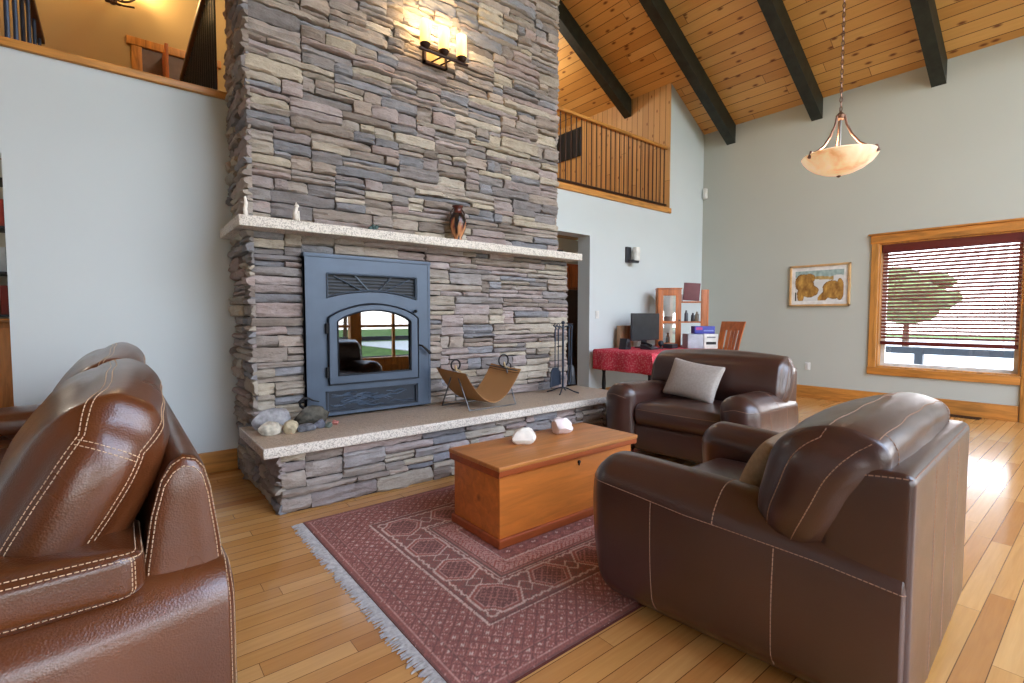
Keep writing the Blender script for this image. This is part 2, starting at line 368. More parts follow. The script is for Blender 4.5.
# window with casing, sill, sash, glass
wf=MB()
wf.rbox(XF-.03,XF,WY1,WY1+.088,WZ0,WZ1,.006)
o=struct('window_1',wf,M['trimz'],40)
hd=MB().rbox(XF-.035,XF,.60,WY1+.10,WZ1,2.385,.006).rbox(XF-.055,XF,.60,WY1+.125,2.385,2.41,.006)
h=hd.build('head_casing',M['trimy'],o); MB().rbox(XF-.033,XF,WY0-.01,WY1+.095,.44,WZ0,.006).build('apron',M['trimy'],o)
js=MB().box(XF,XF+.19,WY1-.02,WY1,WZ0,WZ1).box(XF,XF+.19,WY0+.02,WY1-.02,WZ0,WZ0+.02).box(XF,XF+.19,WY0+.02,WY1-.02,WZ1-.02,WZ1).box(XF,XF+.19,WY0,WY0+.02,WZ0,WZ1).build('jamb',M['trimz'],o)
sa=MB()
for (a,b,c,d) in ((WY0+.07,WY1-.07,WZ0+.02,WZ0+.06),(WY0+.07,WY1-.07,WZ1-.07,WZ1-.02),(WY1-.07,WY1-.02,WZ0+.02,WZ1-.02),(WY0+.02,WY0+.07,WZ0+.02,WZ1-.02)): sa.box(XF+.12,XF+.16,a,b,c,d)
sa.build('sash',M['white'],o)
MB().box(XF+.137,XF+.141,WY0+.05,WY1-.05,WZ0+.05,WZ1-.05).build('pane',M['glass'],o)
# ceiling beams
for i,(ya,yb) in enumerate(((5.65,5.80),(4.27,4.42),(2.94,3.09),(1.53,1.68),(.12,.27))):
    x1=7.279 if i==0 else XF-.001; x0=XR+.2
    b=MB().prism([(x0,roof(x0)-.30),(x1,roof(x1)-.30),(x1,roof(x1)+.01),(x0,roof(x0)+.01)],1,ya,yb)
    bo=b.build('ceiling_beam',M['beam'],smooth=0)
    lab=['dark painted ceiling beam over the balcony, ending at the pine board wall','dark painted beam ending beside the corner right of the balcony','dark painted beam ending on the white wall left of the hanging bowl lamp','dark painted beam ending right of the hanging bowl lamp','dark painted beam past the one right of the bowl lamp, nearest the front windows'][i]
    tag(bo,lab,'beam','ceiling beams')

# ------------------------------------------------------------------ stone work
PAL=[(162,154,148),(150,146,145),(172,162,152),(138,134,134),(174,166,154),(166,152,148),(134,135,140),(186,177,160),(156,146,138),(170,160,158),(142,132,124),(192,184,170),(146,148,154),(172,160,150),(160,150,148),(166,158,150)]
def ledge(mb,O,U,N,w,h,depth=.035,skip=None,q=.022,sx=.03):
    O=np.array(O,float);U=np.array(U,float);N=np.array(N,float);Z=np.array([0,0,1.])
    n=max(3,int(round(w/sx))); sx=w/n; sky=np.zeros(n); HQ=int(round(h/q))
    while True:
        lo=sky.min()
        if lo>=HQ: break
        i=int(np.argmin(sky)); j=i
        while j<n and sky[j]==lo: j+=1
        run=j-i
        hq=random.choice([2,2,2,3,3,3,4,4,5])
        L=sky[i-1] if i>0 else None; Rr=sky[j] if j<n else None
        c=[v-lo for v in (L,Rr) if v is not None and 1<v-lo<=6]
        if c and random.random()<.45: hq=int(random.choice(c))
        ww=int(random.choice([.14,.2,.26,.32,.4,.5,.6])*(1.25 if hq<=3 else .8)/sx)
        ww=max(2,min(run,ww))
        if run-ww<4: ww=run if run*sx<.62 else run//2
        if lo+hq>HQ-2: hq=HQ-lo
        a,b=i*sx,(i+ww)*sx; z0,z1=lo*q,(lo+hq)*q; sky[i:i+ww]=lo+hq
        if skip and skip(a,b,z0,z1): continue
        col=np.array(lin(random.choice(PAL)))*random.uniform(1.02,1.34)
        d0=random.uniform(0,depth); g=.0025; tilt=random.uniform(-.12,.12)
        nu=max(3,int((b-a)/.035)+1); nv=max(4,int((z1-z0)/.014)+1)
        us=np.linspace(a+g,b-g,nu); zs=np.linspace(z0+g,z1-g,nv); sd=random.random()*50
        V=[];P=[]
        for ii,u in enumerate(us):
            for kk,z in enumerate(zs):
                e=(ii in(0,nu-1))+(kk in(0,nv-1))
                d=d0+tilt*(z-(z0+z1)/2)+.012*noise.noise((u*7,z*18,sd))+.009*noise.noise((u*22,z*60,sd+9))+.007*math.floor(2.5*noise.noise((u*3,z*38,sd+4)))-e*random.uniform(.003,.020)
                uu=u+(.006*noise.noise((z*40,sd,3)) if ii in(0,nu-1) else 0); zz=z+.006*noise.noise((u*9,sd,z*9))-(.004*abs(noise.noise((u*26,sd,8))) if kk==nv-1 else -.004*abs(noise.noise((u*26,sd,1))) if kk==0 else 0)
                V.append(O+U*uu+Z*zz+N*d)
        ids=lambda ii,kk: ii*nv+kk
        F=[(ids(ii,kk),ids(ii+1,kk),ids(ii+1,kk+1),ids(ii,kk+1)) for ii in range(nu-1) for kk in range(nv-1)]
        # returns to the backing
        ring=[(ii,0) for ii in range(nu)]+[(nu-1,kk) for kk in range(1,nv)]+[(ii,nv-1) for ii in range(nu-2,-1,-1)]+[(0,kk) for kk in range(nv-2,0,-1)]
        base=len(V)
        for (ii,kk) in ring: V.append(np.array(V[ids(ii,kk)])*1-N*(np.dot(np.array(V[ids(ii,kk)])-O,N)+.03))
        m=len(ring)
        for t in range(m): F.append((ids(*ring[t]),base+t,base+(t+1)%m,ids(*ring[(t+1)%m])))
        mb.add(V,F,col)
FX0,FX1,FY=.75,3.80,3.935; HT=.455
IN=(1.11,2.174,.475,1.737)
fire=thing('stone_fireplace','tall stacked ledge-stone fireplace with granite mantel and raised hearth','fireplace',(2.3,3.9,0))
st=MB()
dk=lin((58,54,52))
# core behind the stones (with the firebox left open)
for bx in ((FX0+.03,IN[0]+.03,FY+.03,4.7,0,2.0),(IN[1]-.03,FX1+.12,FY+.03,4.7,0,2.0),(IN[0],IN[1],FY+.03,4.7,IN[3]-.03,2.0),(IN[0],IN[1],4.5,4.7,0,2.0),(IN[0],IN[1],FY+.03,4.6,0,.45),(FX0+.03,FX1-.03,FY+.03,4.7,2.0,7.05)): st.box(*bx,col=dk)
ledge(st,(FX0,FY,HT),(1,0,0),(0,-1,0),IN[0]-FX0,1.45)
ledge(st,(IN[1],FY,HT),(1,0,0),(0,-1,0),3.95-IN[1],1.45)
ledge(st,(IN[0],FY,IN[3]),(1,0,0),(0,-1,0),IN[1]-IN[0],HT+1.45-IN[3])
ledge(st,(FX0,FY,1.94),(1,0,0),(0,-1,0),FX1-FX0,5.0)
ledge(st,(FX0,4.56,0),(0,-1,0),(-1,0,0),4.56-FY+.02,1.9,.045)
ledge(st,(FX0,4.56,1.94),(0,-1,0),(-1,0,0),4.56-FY+.02,5.0,.045)
ledge(st,(3.95,FY,0),(0,1,0),(1,0,0),.75,1.9)
ledge(st,(FX1,FY,1.94),(0,1,0),(1,0,0),.75,5.0)
st.build('chimney_breast',M['stone'],fire,35)
hb=MB(); hb.box(.80,4.08,3.29,FY+.05,0,.385,col=dk)
ledge(hb,(.77,3.265,0),(1,0,0),(0,-1,0),3.34,.385,.03)
ledge(hb,(.77,FY+.02,0),(0,-1,0),(-1,0,0),.68,.385,.04)
ledge(hb,(4.11,3.265,0),(0,1,0),(1,0,0),.68,.385,.03)
hb.build('hearth_base',M['stone'],fire,35)
def slab(boxes,r=.004):
    mb=MB()
    for (x0,x1,y0,y1,z0,z1) in boxes:
        c=np.array([(x0+x1)/2,(y0+y1)/2,(z0+z1)/2]); hh=np.array([x1-x0,y1-y0,z1-z0])/2
        u,f=cubegrid(hh,(r,)*3,1,(int(hh[0]/.03)+1,int(hh[1]/.04)+1,3)); v=softmap(hh,r)(u)+c
        side=np.abs(u[:,2])<.9
        for i in np.where(side)[0]:
            v[i,0]+=.006*noise.noise(v[i]*25)*(abs(u[i,0])>.98); v[i,1]+=.007*noise.noise(v[i]*25)*(abs(u[i,1])>.98)
        mb.add(v,f)
    return mb
MB().rbox(.668,4.142,3.212,FY+.02,HT-.004,HT+.0008,.002).build('hearth_top',speckle('tan_granite',(112,98,84),(182,162,140),(146,126,106),170,.4,.15),fire,50)  # thin top layer, tanner and darker than the slab edges
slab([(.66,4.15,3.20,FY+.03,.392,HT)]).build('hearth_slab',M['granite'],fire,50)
slab([(.655,3.99,3.735,FY+.05,1.868,1.94),(.655,.80,3.9,4.50,1.868,1.94)]).build('mantel_shelf',M['granite'],fire,50)

# ------------------------------------------------------------------ fireplace insert
ins=thing('fireplace_insert','blue-grey iron fireplace insert with arched glass door set in the stone','fireplace insert',(1.64,3.9,HT))
x0,x1,z0,z1=IN; yf=3.872
GR=(1.275,2.035,1.395,1.588); DR=(1.27,2.05,.715,1.262); LG=(1.25,2.04,.50,.668)
def arch(xa,xb,zb,zs,zt,n=14):
    p=[(xa,zb),(xb,zb),(xb,zs)]
    return p+[(xb-(xb-xa)*k/n, zs+(zt-zs)*(1-((k/n-.5)*2)**2)**.8) for k in range(1,n)]+[(xa,zs)]
fp=MB()   # surround plate around the openings
for b in ((x0,DR[0],z0,z1),(DR[1],x1,z0,z1),(DR[0],DR[1],z0,LG[2]),(DR[0],DR[1],LG[3],DR[2]),(DR[0],DR[1],GR[3],z1)): fp.box(b[0],b[1],yf,yf+.05,b[2],b[3])
n=20; 
for k in range(n):
    a=DR[0]+(DR[1]-DR[0])*k/n; b=DR[0]+(DR[1]-DR[0])*(k+1)/n
    f=lambda x:1.25+.115*(1-((x-1.66)/.39)**2)
    g=lambda x:1.395+.055*max(0,1-((x-1.655)/.38)**2)
    fp.prism([(a,f(a)),(b,f(b)),(b,g(b)),(a,g(a))],1,yf,yf+.05)
fp.rbox(x0-.008,x1+.008,yf-.006,yf+.07,z1-.03,z1,.003); fp.box(x0,x0+.02,yf-.004,yf+.07,z0,z1); fp.box(x1-.02,x1,yf-.004,yf+.07,z0,z1)
fp.build('surround',M['insert'],ins,30)
gm=MB().box(GR[0],GR[1],yf+.03,yf+.07,GR[2],GR[3])
vg=gm.build('vent_grille',M['black'],ins)
lv=MB()
for k in range(6): lv.box(GR[0],GR[1],yf+.012,yf+.03,1.42+k*.026,1.43+k*.026)
lv.build('louvre',M['insert2'],vg)
sp=MB()
for (a,b) in (((1.33,1.57),(1.57,1.455)),((1.50,1.58),(1.615,1.462)),((1.81,1.58),(1.695,1.462)),((1.98,1.57),(1.74,1.455))):
    sp.tube([(a[0],yf+.006,a[1]),(b[0],yf+.006,b[1])],.006,6)
pts=[(1.275+.76*k/20,yf+.004,1.395+.055*(1-((k/20-.5)*2)**2)+.012) for k in range(21)]
sp.tube(pts,.008,6); sp.tube([(1.58+.15*k/8,yf+.006,1.452+.014*math.sin(PI*k/8)) for k in range(9)],.006,6)
sp.tube([(GR[0],yf,GR[3]),(GR[1],yf,GR[3])],.009,6); sp.tube([(GR[0],yf,GR[3]),(GR[0],yf,GR[2])],.009,6); sp.tube([(GR[1],yf,GR[3]),(GR[1],yf,GR[2])],.009,6)
sp.build('sunburst_grille',M['grille'],vg,60)
# door: arched frame ring around the glass
dr=MB(); outer=arch(1.275,2.045,.722,1.24,1.355,16); inner=arch(1.345,1.975,.79,1.215,1.305,16); m=len(outer)
V=[];F=[]
for y in (yf-.022,yf+.03):
    for p in outer: V.append((p[0],y,p[1]))
    for p in inner: V.append((p[0],y,p[1]))
for i in range(m):
    j=(i+1)%m
    F+=[(i,j,m+j,m+i),(2*m+i,3*m+i,3*m+j,2*m+j),(i,2*m+i,2*m+j,j),(m+i,m+j,3*m+j,3*m+i)]
dr.add(V,F)
door=dr.build('stove_door',M['insert'],ins,30)
for P_,r_,nm in ((outer,.007,'door_moulding'),(inner,.007,'glass_bead')):
    MB().tube([(p[0],yf-.024,p[1]) for p in P_],r_,6,closed=True).build(nm,M['insert2'],door,60)
MB().prism(inner,1,yf-.004,yf).build('door_glass',M['fireglass'],door)
for z in (.82,1.16): MB().tube([(1.262,yf-.02,z-.04),(1.262,yf-.02,z+.04)],.013,8).build('hinge',M['black'],door)
MB().tube([(2.06,yf-.01,1.005),(2.075,yf-.035,1.0),(2.15,yf-.05,.93)],[.008,.009,.014],8).build('door_handle',M['black'],door)
MB().ball((2.018,yf-.03,1.30),.016,2).tube([(2.0,yf-.03,1.29),(2.018,yf-.03,1.30),(2.018,yf+.01,1.30)],.008,6).build('air_control_knob',M['black'],ins)
lg=MB().box(LG[0],LG[1],yf+.012,yf+.05,LG[2],LG[3])
for (a,b,c,d) in ((LG[0],LG[1],LG[2],LG[2]+.012),(LG[0],LG[1],LG[3]-.012,LG[3]),(LG[0],LG[0]+.014,LG[2],LG[3]),(LG[1]-.014,LG[1],LG[2],LG[3])): lg.box(a,b,yf-.006,yf+.02,c,d)
lo=lg.build('ash_grille',M['insert2'],ins)
rl=MB()
for k in range(26):
    xa=random.uniform(1.28,1.8); zz=random.uniform(.525,.64); L=random.uniform(.12,.24); s=random.uniform(-.12,.12)
    rl.tube([(xa+L*t,yf+.010+.002*math.sin(t*3),min(.652,max(.517,zz+s*L*(t-.5)*2+.008*math.sin(t*9+k)))) for t in np.linspace(0,1,6)],[.003,.006,.0075,.007,.006,.003],6)
rl.build('branch_relief',M['insert'],lo,60)
fb=MB(); fb.box(1.3,2.02,4.36,4.38,.70,1.40); fb.box(1.27,1.30,yf+.05,4.38,.70,1.40); fb.box(2.02,2.05,yf+.05,4.38,.70,1.40); fb.box(1.27,2.05,yf+.05,4.38,.69,.72); fb.box(1.27,2.05,yf+.05,4.38,1.40,1.42)
fb.build('firebox',M['soot'],ins)
# herringbone fire brick lines inside: raised brick edges on the back wall
hbk=MB()
for i in range(-4,9):
    for s in (1,-1):
        cx=1.66+ (i-2)*.075; cz=.86
        R_=Matrix.Translation((cx,4.352,cz+ (0 if s>0 else .04)))@Matrix.Rotation(s*PI/4,4,'Y')
        if 1.34<cx<1.98: hbk.box(-.07,.07,-.006,.006,-.028,.028,R_)
hbk.build('fire_brick',plain('pale_firebrick',(150,138,124),.9,.1,0,.2,15),ins)
for i,(a,b,z,r) in enumerate((((1.62,4.06),(1.98,4.2),.778,.05),((1.40,4.22),(1.58,4.02),.772,.045),((1.66,4.24),(1.97,4.06),.885,.036))):
    lgm=MB().tube([(a[0]+(b[0]-a[0])*t,a[1]+(b[1]-a[1])*t,z+.006*math.sin(t*7+i)) for t in np.linspace(0,1,7)],r*np.array([.95,1.05,1,1.04,.98,1.02,.94]),10)
    tag(lgm.build('firewood_log',M['bark'],smooth=40),['bark-covered log lying front right behind the stove glass','bark-covered log lying left behind the stove glass','smaller log resting on the right-hand log behind the stove glass'][i],'firewood','logs in the firebox')

# ------------------------------------------------------------------ wall sconce on the stones (three candles)
SZ=-.075; PZ=.035
sc=thing('candle_sconce','iron wall sconce with three lit candle glasses on the chimney stones','wall lamp',(2.26,3.9,3.38))
MB().box(2.15,2.36,3.885,3.905,3.44+PZ,3.56+PZ).build('back_plate',plain('tan_plate',(196,164,108),.4,.5,.3),sc)
fr=MB()
for b in ((2.14,2.16,3.42,3.57),(2.35,2.37,3.42,3.57),(2.14,2.37,3.42,3.44),(2.14,2.37,3.55,3.57)): fr.box(b[0],b[1],3.87,3.91,b[2]+PZ,b[3]+PZ)
for x in (2.19,2.28): fr.tube([(x+.02,3.88,3.44+PZ),(x+.05,3.74,3.55+SZ)],.007,6)
fr.build('plate_frame',M['ironrust'],sc)
MB().rbox(2.02,2.50,3.725,3.750,3.545+SZ,3.565+SZ,.004).build('crossbar',M['ironrust'],sc)
for x in (2.075,2.255,2.435):
    MB().lathe([(.02,3.56),(.035,3.575),(.046,3.60),(.04,3.605)],(x,3.737,SZ),16).build('candle_cup',M['ironrust'],sc)
    MB().lathe([(.043,3.605),(.045,3.61),(.045,3.785),(.040,3.79),(.036,3.784)],(x,3.737,SZ),20).build('candle_glass',M['candle'],sc)
# ------------------------------------------------------------------ things on the mantel
vz=MB(); prof=[(.034,0),(.04,.006),(.036,.02),(.055,.06),(.072,.11),(.076,.16),(.07,.2),(.055,.23),(.04,.25),(.035,.262),(.037,.285),(.05,.30),(.052,.306),(.04,.306),(.03,.29)]
vz.lathe(prof,(2.425,3.80,1.941),28)
V=np.concatenate(vz.v); cc=[]
for p in V:
    a=math.atan2(p[1]-3.80,p[0]-2.425); z=p[2]-1.941; n_=noise.noise((math.cos(a)*2.2,math.sin(a)*2.2,z*16))
    c=(84,38,30) if z>.24 else (28,22,22) if (z>.19 or n_>.12) else (196,132,84) if (n_<-.08 or z<.06) else (132,54,40)
    if z>.19 and z<.23 and n_>.25: c=(200,200,190)
    cc.append(lin(c))
vz.c=[np.array(cc)]
vase=thing('painted_vase','brown and black painted clay vase with flared lip on the mantel','vase',(2.425,3.80,1.941))
vz.build('body',M['vase'],vase,50)
for s in (-1,1):
  MB().tube([(2.425+s*(.038+.034*math.sin(t*PI)),3.80,1.941+.19+.095*t) for t in np.linspace(0,1,9)],.007,8).build('handle',M['ironrust'],vase,60)
ct=MB()  # seated white cat
ct.ball((1.035,3.80,1.977),(.022,.026,.034),2).tube([(1.032,3.80,1.985),(1.036,3.80,2.02),(1.042,3.80,2.045)],[.02,.015,.012],10).ball((1.045,3.80,2.056),(.017,.014,.014),2)
for s in (-1,1): ct.tube([(1.041,3.80+s*.008,2.064),(1.040,3.80+s*.009,2.082)],[.006,.001],6); ct.tube([(1.052,3.80+s*.009,2.02),(1.056,3.80+s*.009,1.945)],[.008,.007],8)
ct.tube([(1.02,3.81,1.950),(1.0,3.83,1.949),(1.01,3.85,1.950)],.005,6)
tag(ct.build('cat_figurine',M['whitestone'],smooth=60),'small white cat figurine sitting on the mantel above the insert','figurine')
wf_=MB().tube([(.712,3.80,1.9445),(.708,3.80,1.99),(.714,3.80,2.03),(.708,3.80,2.075)],[.016,.013,.012,.008],10)
tag(wf_.build('standing_figurine',M['whitestone'],smooth=60),'slim white upright figurine at the left corner of the mantel','figurine')
gf=MB()
for k in range(6): gf.ball((1.60+.012*k,3.80+.008*(k%2),1.957+.010*(k%3)),(.016,.016,.017),2,.25,3,k,1.9405)
tag(gf.build('green_figurine',plain('verdigris',(84,110,108),.5,.4,.2,.4,40),smooth=50),'small grey-green lumpy ornament on the mantel between cat and vase','figurine')

# ------------------------------------------------------------------ things on the hearth
def rock(name,c,r,lab,col,seed,grp=None,amp=.42,rot=0,var=.3):
    mb=MB().ball((c[0],c[1],c[2]+r[2]*.72),r,3,amp,1.5,seed,c[2]+.0014,Matrix.Rotation(rot,4,'Z'))
    V=mb.v[0]; q=(V-np.array([c[0],c[1],c[2]+r[2]*.72]))/np.array(r); rr=random.Random(seed)
    for _ in range(9):
        d=np.array([rr.gauss(0,1),rr.gauss(0,1),rr.gauss(0,.8)]); d/=np.linalg.norm(d); lim=rr.uniform(.62,.88)
        ex=np.maximum(0,q@d-lim); q=q-ex[:,None]*d*.93
    q*=1.08; V[:]=q*np.array(r)+np.array([c[0],c[1],c[2]+r[2]*.72]); V[:,2]=np.maximum(V[:,2],c[2]+.0014)
    return tag(mb.build(name,plain(name+'_stone',col,.7,.3,0,var,26),smooth=28),lab,'rock',grp)
rock('pale_rock',(.79,3.58,HT),(.065,.05,.052),'chalky white rock at the left front corner of the hearth',(212,204,186),1,'rocks on the hearth')
rock('cream_rock',(.905,3.54,HT),(.055,.044,.05),'cream coloured rock just right of the chalky corner rock',(206,192,160),2,'rocks on the hearth',.2,.7)
rock('grey_rock',(.835,3.76,HT),(.125,.065,.085),'broad light grey rock behind the two pale corner rocks',(172,170,172),3,'rocks on the hearth',.22,.2)
rock('dark_rock',(1.085,3.71,HT),(.12,.075,.082),'large dark green-grey rock beside the wire hook',(92,88,78),4,'rocks on the hearth',.35,-.2,.45)
rock('striped_rock',(1.01,3.55,HT),(.075,.038,.032),'low blue-grey mottled rock in front of the dark rock',(128,130,138),5,'rocks on the hearth',.25,.1,.5)
rock('slate_rock',(1.11,3.58,HT),(.05,.036,.034),'small slate-blue rock right of the mottled rock',(104,106,118),6,'rocks on the hearth',.3)
rock('green_pebble',(1.165,3.56,HT),(.03,.026,.02),'little grey-green pebble near the red one',(120,130,120),7,'rocks on the hearth')
rock('red_pebble',(1.235,3.62,HT),(.024,.02,.022),'little pinkish red pebble at the right end of the rock group',(200,130,120),8,'rocks on the hearth')
hk=MB(); pts=[(1.165,3.815,HT+.012),(1.141,3.82,.47),(1.092,3.825,.544),(1.048,3.825,.588),(1.040,3.825,.615),(1.069,3.825,.639),(1.107,3.825,.638),(1.139,3.825,.618),(1.183,3.82,.606)]
hk.tube(pts,[.010]*6+[.008,.006,.004],8)
tag(hk.build('wire_hook',M['black'],smooth=60),'curled black iron hook standing among the hearth rocks','ornament')

# log carrier
lc=thing('log_carrier','iron log carrier with tan leather sling on the hearth','log carrier',(2.55,3.6,HT))
yA,yB=3.43,3.80
def slingx(t): # t 0..1 across the U
    X=2.26+.60*t; z=.50+.27*abs(2*t-1)**1.9; return X,z
V=[];F=[];nt=28;ny=6;Cc=[]
for side in (0,1):
    for i in range(nt+1):
        for k in range(ny+1):
            X,z=slingx(i/nt); y=yA+(yB-yA)*k/ny; X-=.065*k/ny; z+=.03*k/ny*abs(2*i/nt-1)-.006*math.sin(PI*k/ny)
            V.append((X,y,z+(.006 if side else 0)))
idn=lambda s,i,k:s*(nt+1)*(ny+1)+i*(ny+1)+k
for s in (0,1):
    for i in range(nt):
        for k in range(ny): F.append((idn(s,i,k),idn(s,i+1,k),idn(s,i+1,k+1),idn(s,i,k+1)))
for i in range(nt): F+=[(idn(0,i,0),idn(0,i+1,0),idn(1,i+1,0),idn(1,i,0)),(idn(0,i,ny),idn(1,i,ny),idn(1,i+1,ny),idn(0,i+1,ny))]
for k in range(ny): F+=[(idn(0,0,k),idn(0,0,k+1),idn(1,0,k+1),idn(1,0,k)),(idn(0,nt,k),idn(1,nt,k),idn(1,nt,k+1),idn(0,nt,k+1))]
sl=MB().add(V,F).build('leather_sling',M['sling'],lc,60)
for tt in (.035,.965):
    pp=[]
    for k in np.linspace(0,1,9):
        X,z=slingx(tt); pp.append((X-.065*k,yA+(yB-yA)*k,z+.03*k*abs(2*tt-1)-.006*math.sin(PI*k)+.006))
    MB().tube(pp,.0028,5).build('sling_seam',M['bark'],sl)
frm=MB()
for (X,s) in ((2.27,1),(2.81,-1)):
    frm.tube([(X+s*.02,3.42,HT+.004),(X-s*.005,3.60,.80)],.0065,8); frm.tube([(X-s*.02,3.80,HT+.004),(X-s*.01,3.62,.80)],.0065,8)
    frm.tube([(X,yA-.01,.765),(X-.065,yB+.01,.795)],.006,8)
frm.tube([(2.29,3.42,HT+.008),(2.79,3.42,HT+.008)],.006,8); frm.tube([(2.25,3.80,HT+.008),(2.83,3.80,HT+.008)],.006,8)
frm.build('iron_frame',M['steel'],lc,60)
for X,r,zc in ((2.275,.045,.835),(2.80,.055,.845)):
    hr=MB().tube([(X+r*math.cos(a),3.61,zc+r*math.sin(a)) for a in np.linspace(0,2*PI,22)[:-1]],.0075,8,closed=True)
    if X>2.5: hr.tube([(X+.05+.03*math.cos(a),3.60,zc-.055+.03*math.sin(a)) for a in np.linspace(0,2*PI,18)[:-1]],.006,8,closed=True)
    hr.build('carry_ring',M['black'],lc,60)
for X in (2.27,2.80):
    MB().tube([(X-.02,3.56,.79),(X-.015,3.58,.83),(X,3.61,.80),(X+.03,3.58,.78),(X+.05,3.55,.73)],.008,6).build('rope_tie',plain('jute_rope',(184,158,116),.9),lc)

# fire tool set
TX,TY=3.62,3.655
ft=thing('fire_tool_stand','dark iron stand with curved feet holding fire tools on the hearth','fire tool stand',(TX,TY,HT))
MB().tube([(TX,TY,HT+.05),(TX,TY,1.17)],.012,10).ball((TX,TY,1.19),.02,2).build('post',M['bluesteel'],ft,60)
for a in (.6,2.2,3.75,5.3):
    MB().tube([(TX,TY,HT+.06),(TX+.05*math.cos(a),TY+.05*math.sin(a),HT+.05),(TX+.12*math.cos(a),TY+.12*math.sin(a),HT+.02),(TX+.17*math.cos(a),TY+.17*math.sin(a),HT+.007)],.007,8).build('foot',M['bluesteel'],ft,60)
hkx=[(-.125,.0),(-.06,.02),(.055,-.02),(.115,.0)]
hg=MB()
for dx,dy in hkx: hg.tube([(TX,TY,1.14),(TX+dx*.6,TY+dy*.6,1.155),(TX+dx,TY+dy,1.15),(TX+dx*1.12,TY+dy*1.12,1.165)],.006,8)
hg.build('hook',M['bluesteel'],ft,60)
def tool(k,nm,lab,fn):
    dx,dy=hkx[k]; X,Y=TX+dx,TY+dy-.012
    t=thing(nm,lab,'fire tool',(X,Y,HT+.1),0,'fire tools on the hearth')
    MB().tube([(X,Y,1.155),(X+.012,Y,1.135),(X,Y,1.12),(X,Y,1.0)],.008,8).tube([(X+.015*math.cos(a),Y,1.165+.015*math.sin(a)) for a in np.linspace(0,2*PI,14)[:-1]],.004,6,closed=True).build('handle',M['bluesteel'],t,60)
    MB().tube([(X,Y,1.01),(X,Y,.72)],.005,8).build('shaft',M['bluesteel'],t,60)
    fn(X,Y,t)
def shovel(X,Y,t):
    MB().prism([(X-.03,.73),(X+.03,.73),(X+.065,.69),(X+.07,.55),(X-.07,.53),(X-.06,.69)],1,Y-.006,Y+.004).tube([(X-.06,Y-.01,.69),(X-.07,Y-.01,.535)],.006,6).tube([(X+.065,Y-.01,.69),(X+.07,Y-.01,.552)],.006,6).build('shovel_blade',M['bluesteel'],t)
def poker(X,Y,t): MB().tube([(X,Y,.73),(X,Y,.56),(X,Y,.53)],[.006,.006,.001],8).tube([(X,Y,.60),(X+.03,Y,.59),(X+.035,Y,.61)],.005,6).build('poker_tip',M['bluesteel'],t)
def tongs(X,Y,t): MB().tube([(X,Y,.98),(X+.035,Y,.8),(X+.02,Y,.57),(X+.005,Y,.54)],.005,6).tube([(X,Y,.73),(X-.02,Y,.65),(X-.005,Y,.54)],.005,6).build('jaw',M['bluesteel'],t)
def broom(X,Y,t):
    b=MB().lathe([(.015,.74),(.03,.72),(.04,.60),(.045,.545),(.02,.54)],(X,Y,0),14)
    for k in range(20): a=k*.314; b.tube([(X+.03*math.cos(a),Y+.03*math.sin(a),.68),(X+.047*math.cos(a),Y+.047*math.sin(a),.535)],.003,4)
    b.build('bristles',M['darkplastic'],t)
tool(0,'ash_shovel','flat-bladed ash shovel hanging leftmost on the fire tool stand',shovel)
tool(1,'fire_poker','thin poker with side hook hanging beside the ash shovel',poker)
tool(2,'fire_tongs','pair of long fire tongs hanging right of the stand post',tongs)
tool(3,'hearth_broom','dark hearth broom hanging rightmost on the fire tool stand',broom)

# ------------------------------------------------------------------ trunk
tk=thing('blanket_chest','orange pine blanket chest on the red rug before the hearth','chest',(2.12,2.26,.012))
MB().rbox(1.555,2.665,2.04,2.49,.055,.40,.004).build('body',M['trunk'],tk)
MB().rbox(1.54,2.68,2.022,2.505,.0142,.065,.008).build('base_moulding',M['trunkedge'],tk)
lid=MB().rbox(1.53,2.70,2.012,2.515,.437,.462,.006).build('lid',M['trunklid'],tk)
MB().rbox(1.533,1.552,2.02,2.51,.40,.44,.004).rbox(2.672,2.695,2.02,2.51,.40,.44,.004).rbox(1.533,2.695,2.016,2.036,.405,.44,.004).build('lid_rim',M['trunkedge'],lid)
MB().lathe([(.006,-.004),(.011,-.003),(.011,.004),(.004,.004)],(2.16,2.036,.372),12,axis=1).box(2.157,2.163,2.034,2.04,.352,.37).build('keyhole',M['black'],tk)
tag(rock('crystal_rock',(1.965,2.33,.4625),(.10,.07,.055),'white rock on the chest lid, the larger one nearer the front',(238,230,216),11,'white rocks on the chest',.2,.5,.06),'rounded cream-white rock on the chest lid, left of the angular one','rock','white rocks on the chest')
rk=rock('crystal_rock',(2.33,2.36,.4625),(.088,.07,.062),'',(240,226,222),12,None,.42,.2,.06); tag(rk,'angular pinkish white rock on the chest lid, right of the rounded one','rock','white rocks on the chest')

# ------------------------------------------------------------------ rug
RX0,RX1,RY0,RY1=.835,2.95,1.255,3.055; st_=.0065
nx=int((RX1-RX0)/st_); ny=int((RY1-RY0)/st_)
gx=np.linspace(RX0,RX1,nx+1); gy=np.linspace(RY0,RY1,ny+1); Xg,Yg=np.meshgrid(gx,gy,indexing='ij')
dx=np.minimum(Xg-RX0,RX1-Xg); dy=np.minimum(Yg-RY0,RY1-Yg); D=np.minimum(dx,dy); along=np.where(dx<dy,Yg-RY0,Xg-RX0)
pal={k:np.array(lin(c)) for k,c in dict(dark=(92,50,46),red=(140,76,70),rose=(172,112,106),pink=(206,158,148),cream=(220,196,182),navy=(98,74,68),rust=(160,80,68)).items()}
col=np.tile(pal['red'],(nx+1,ny+1,1)); R1=rng.random((nx+1,ny+1))
def paint(mask,k,p=1.0): col[mask&(rng.random(mask.shape)<p)]=pal[k]
o1=D<.30
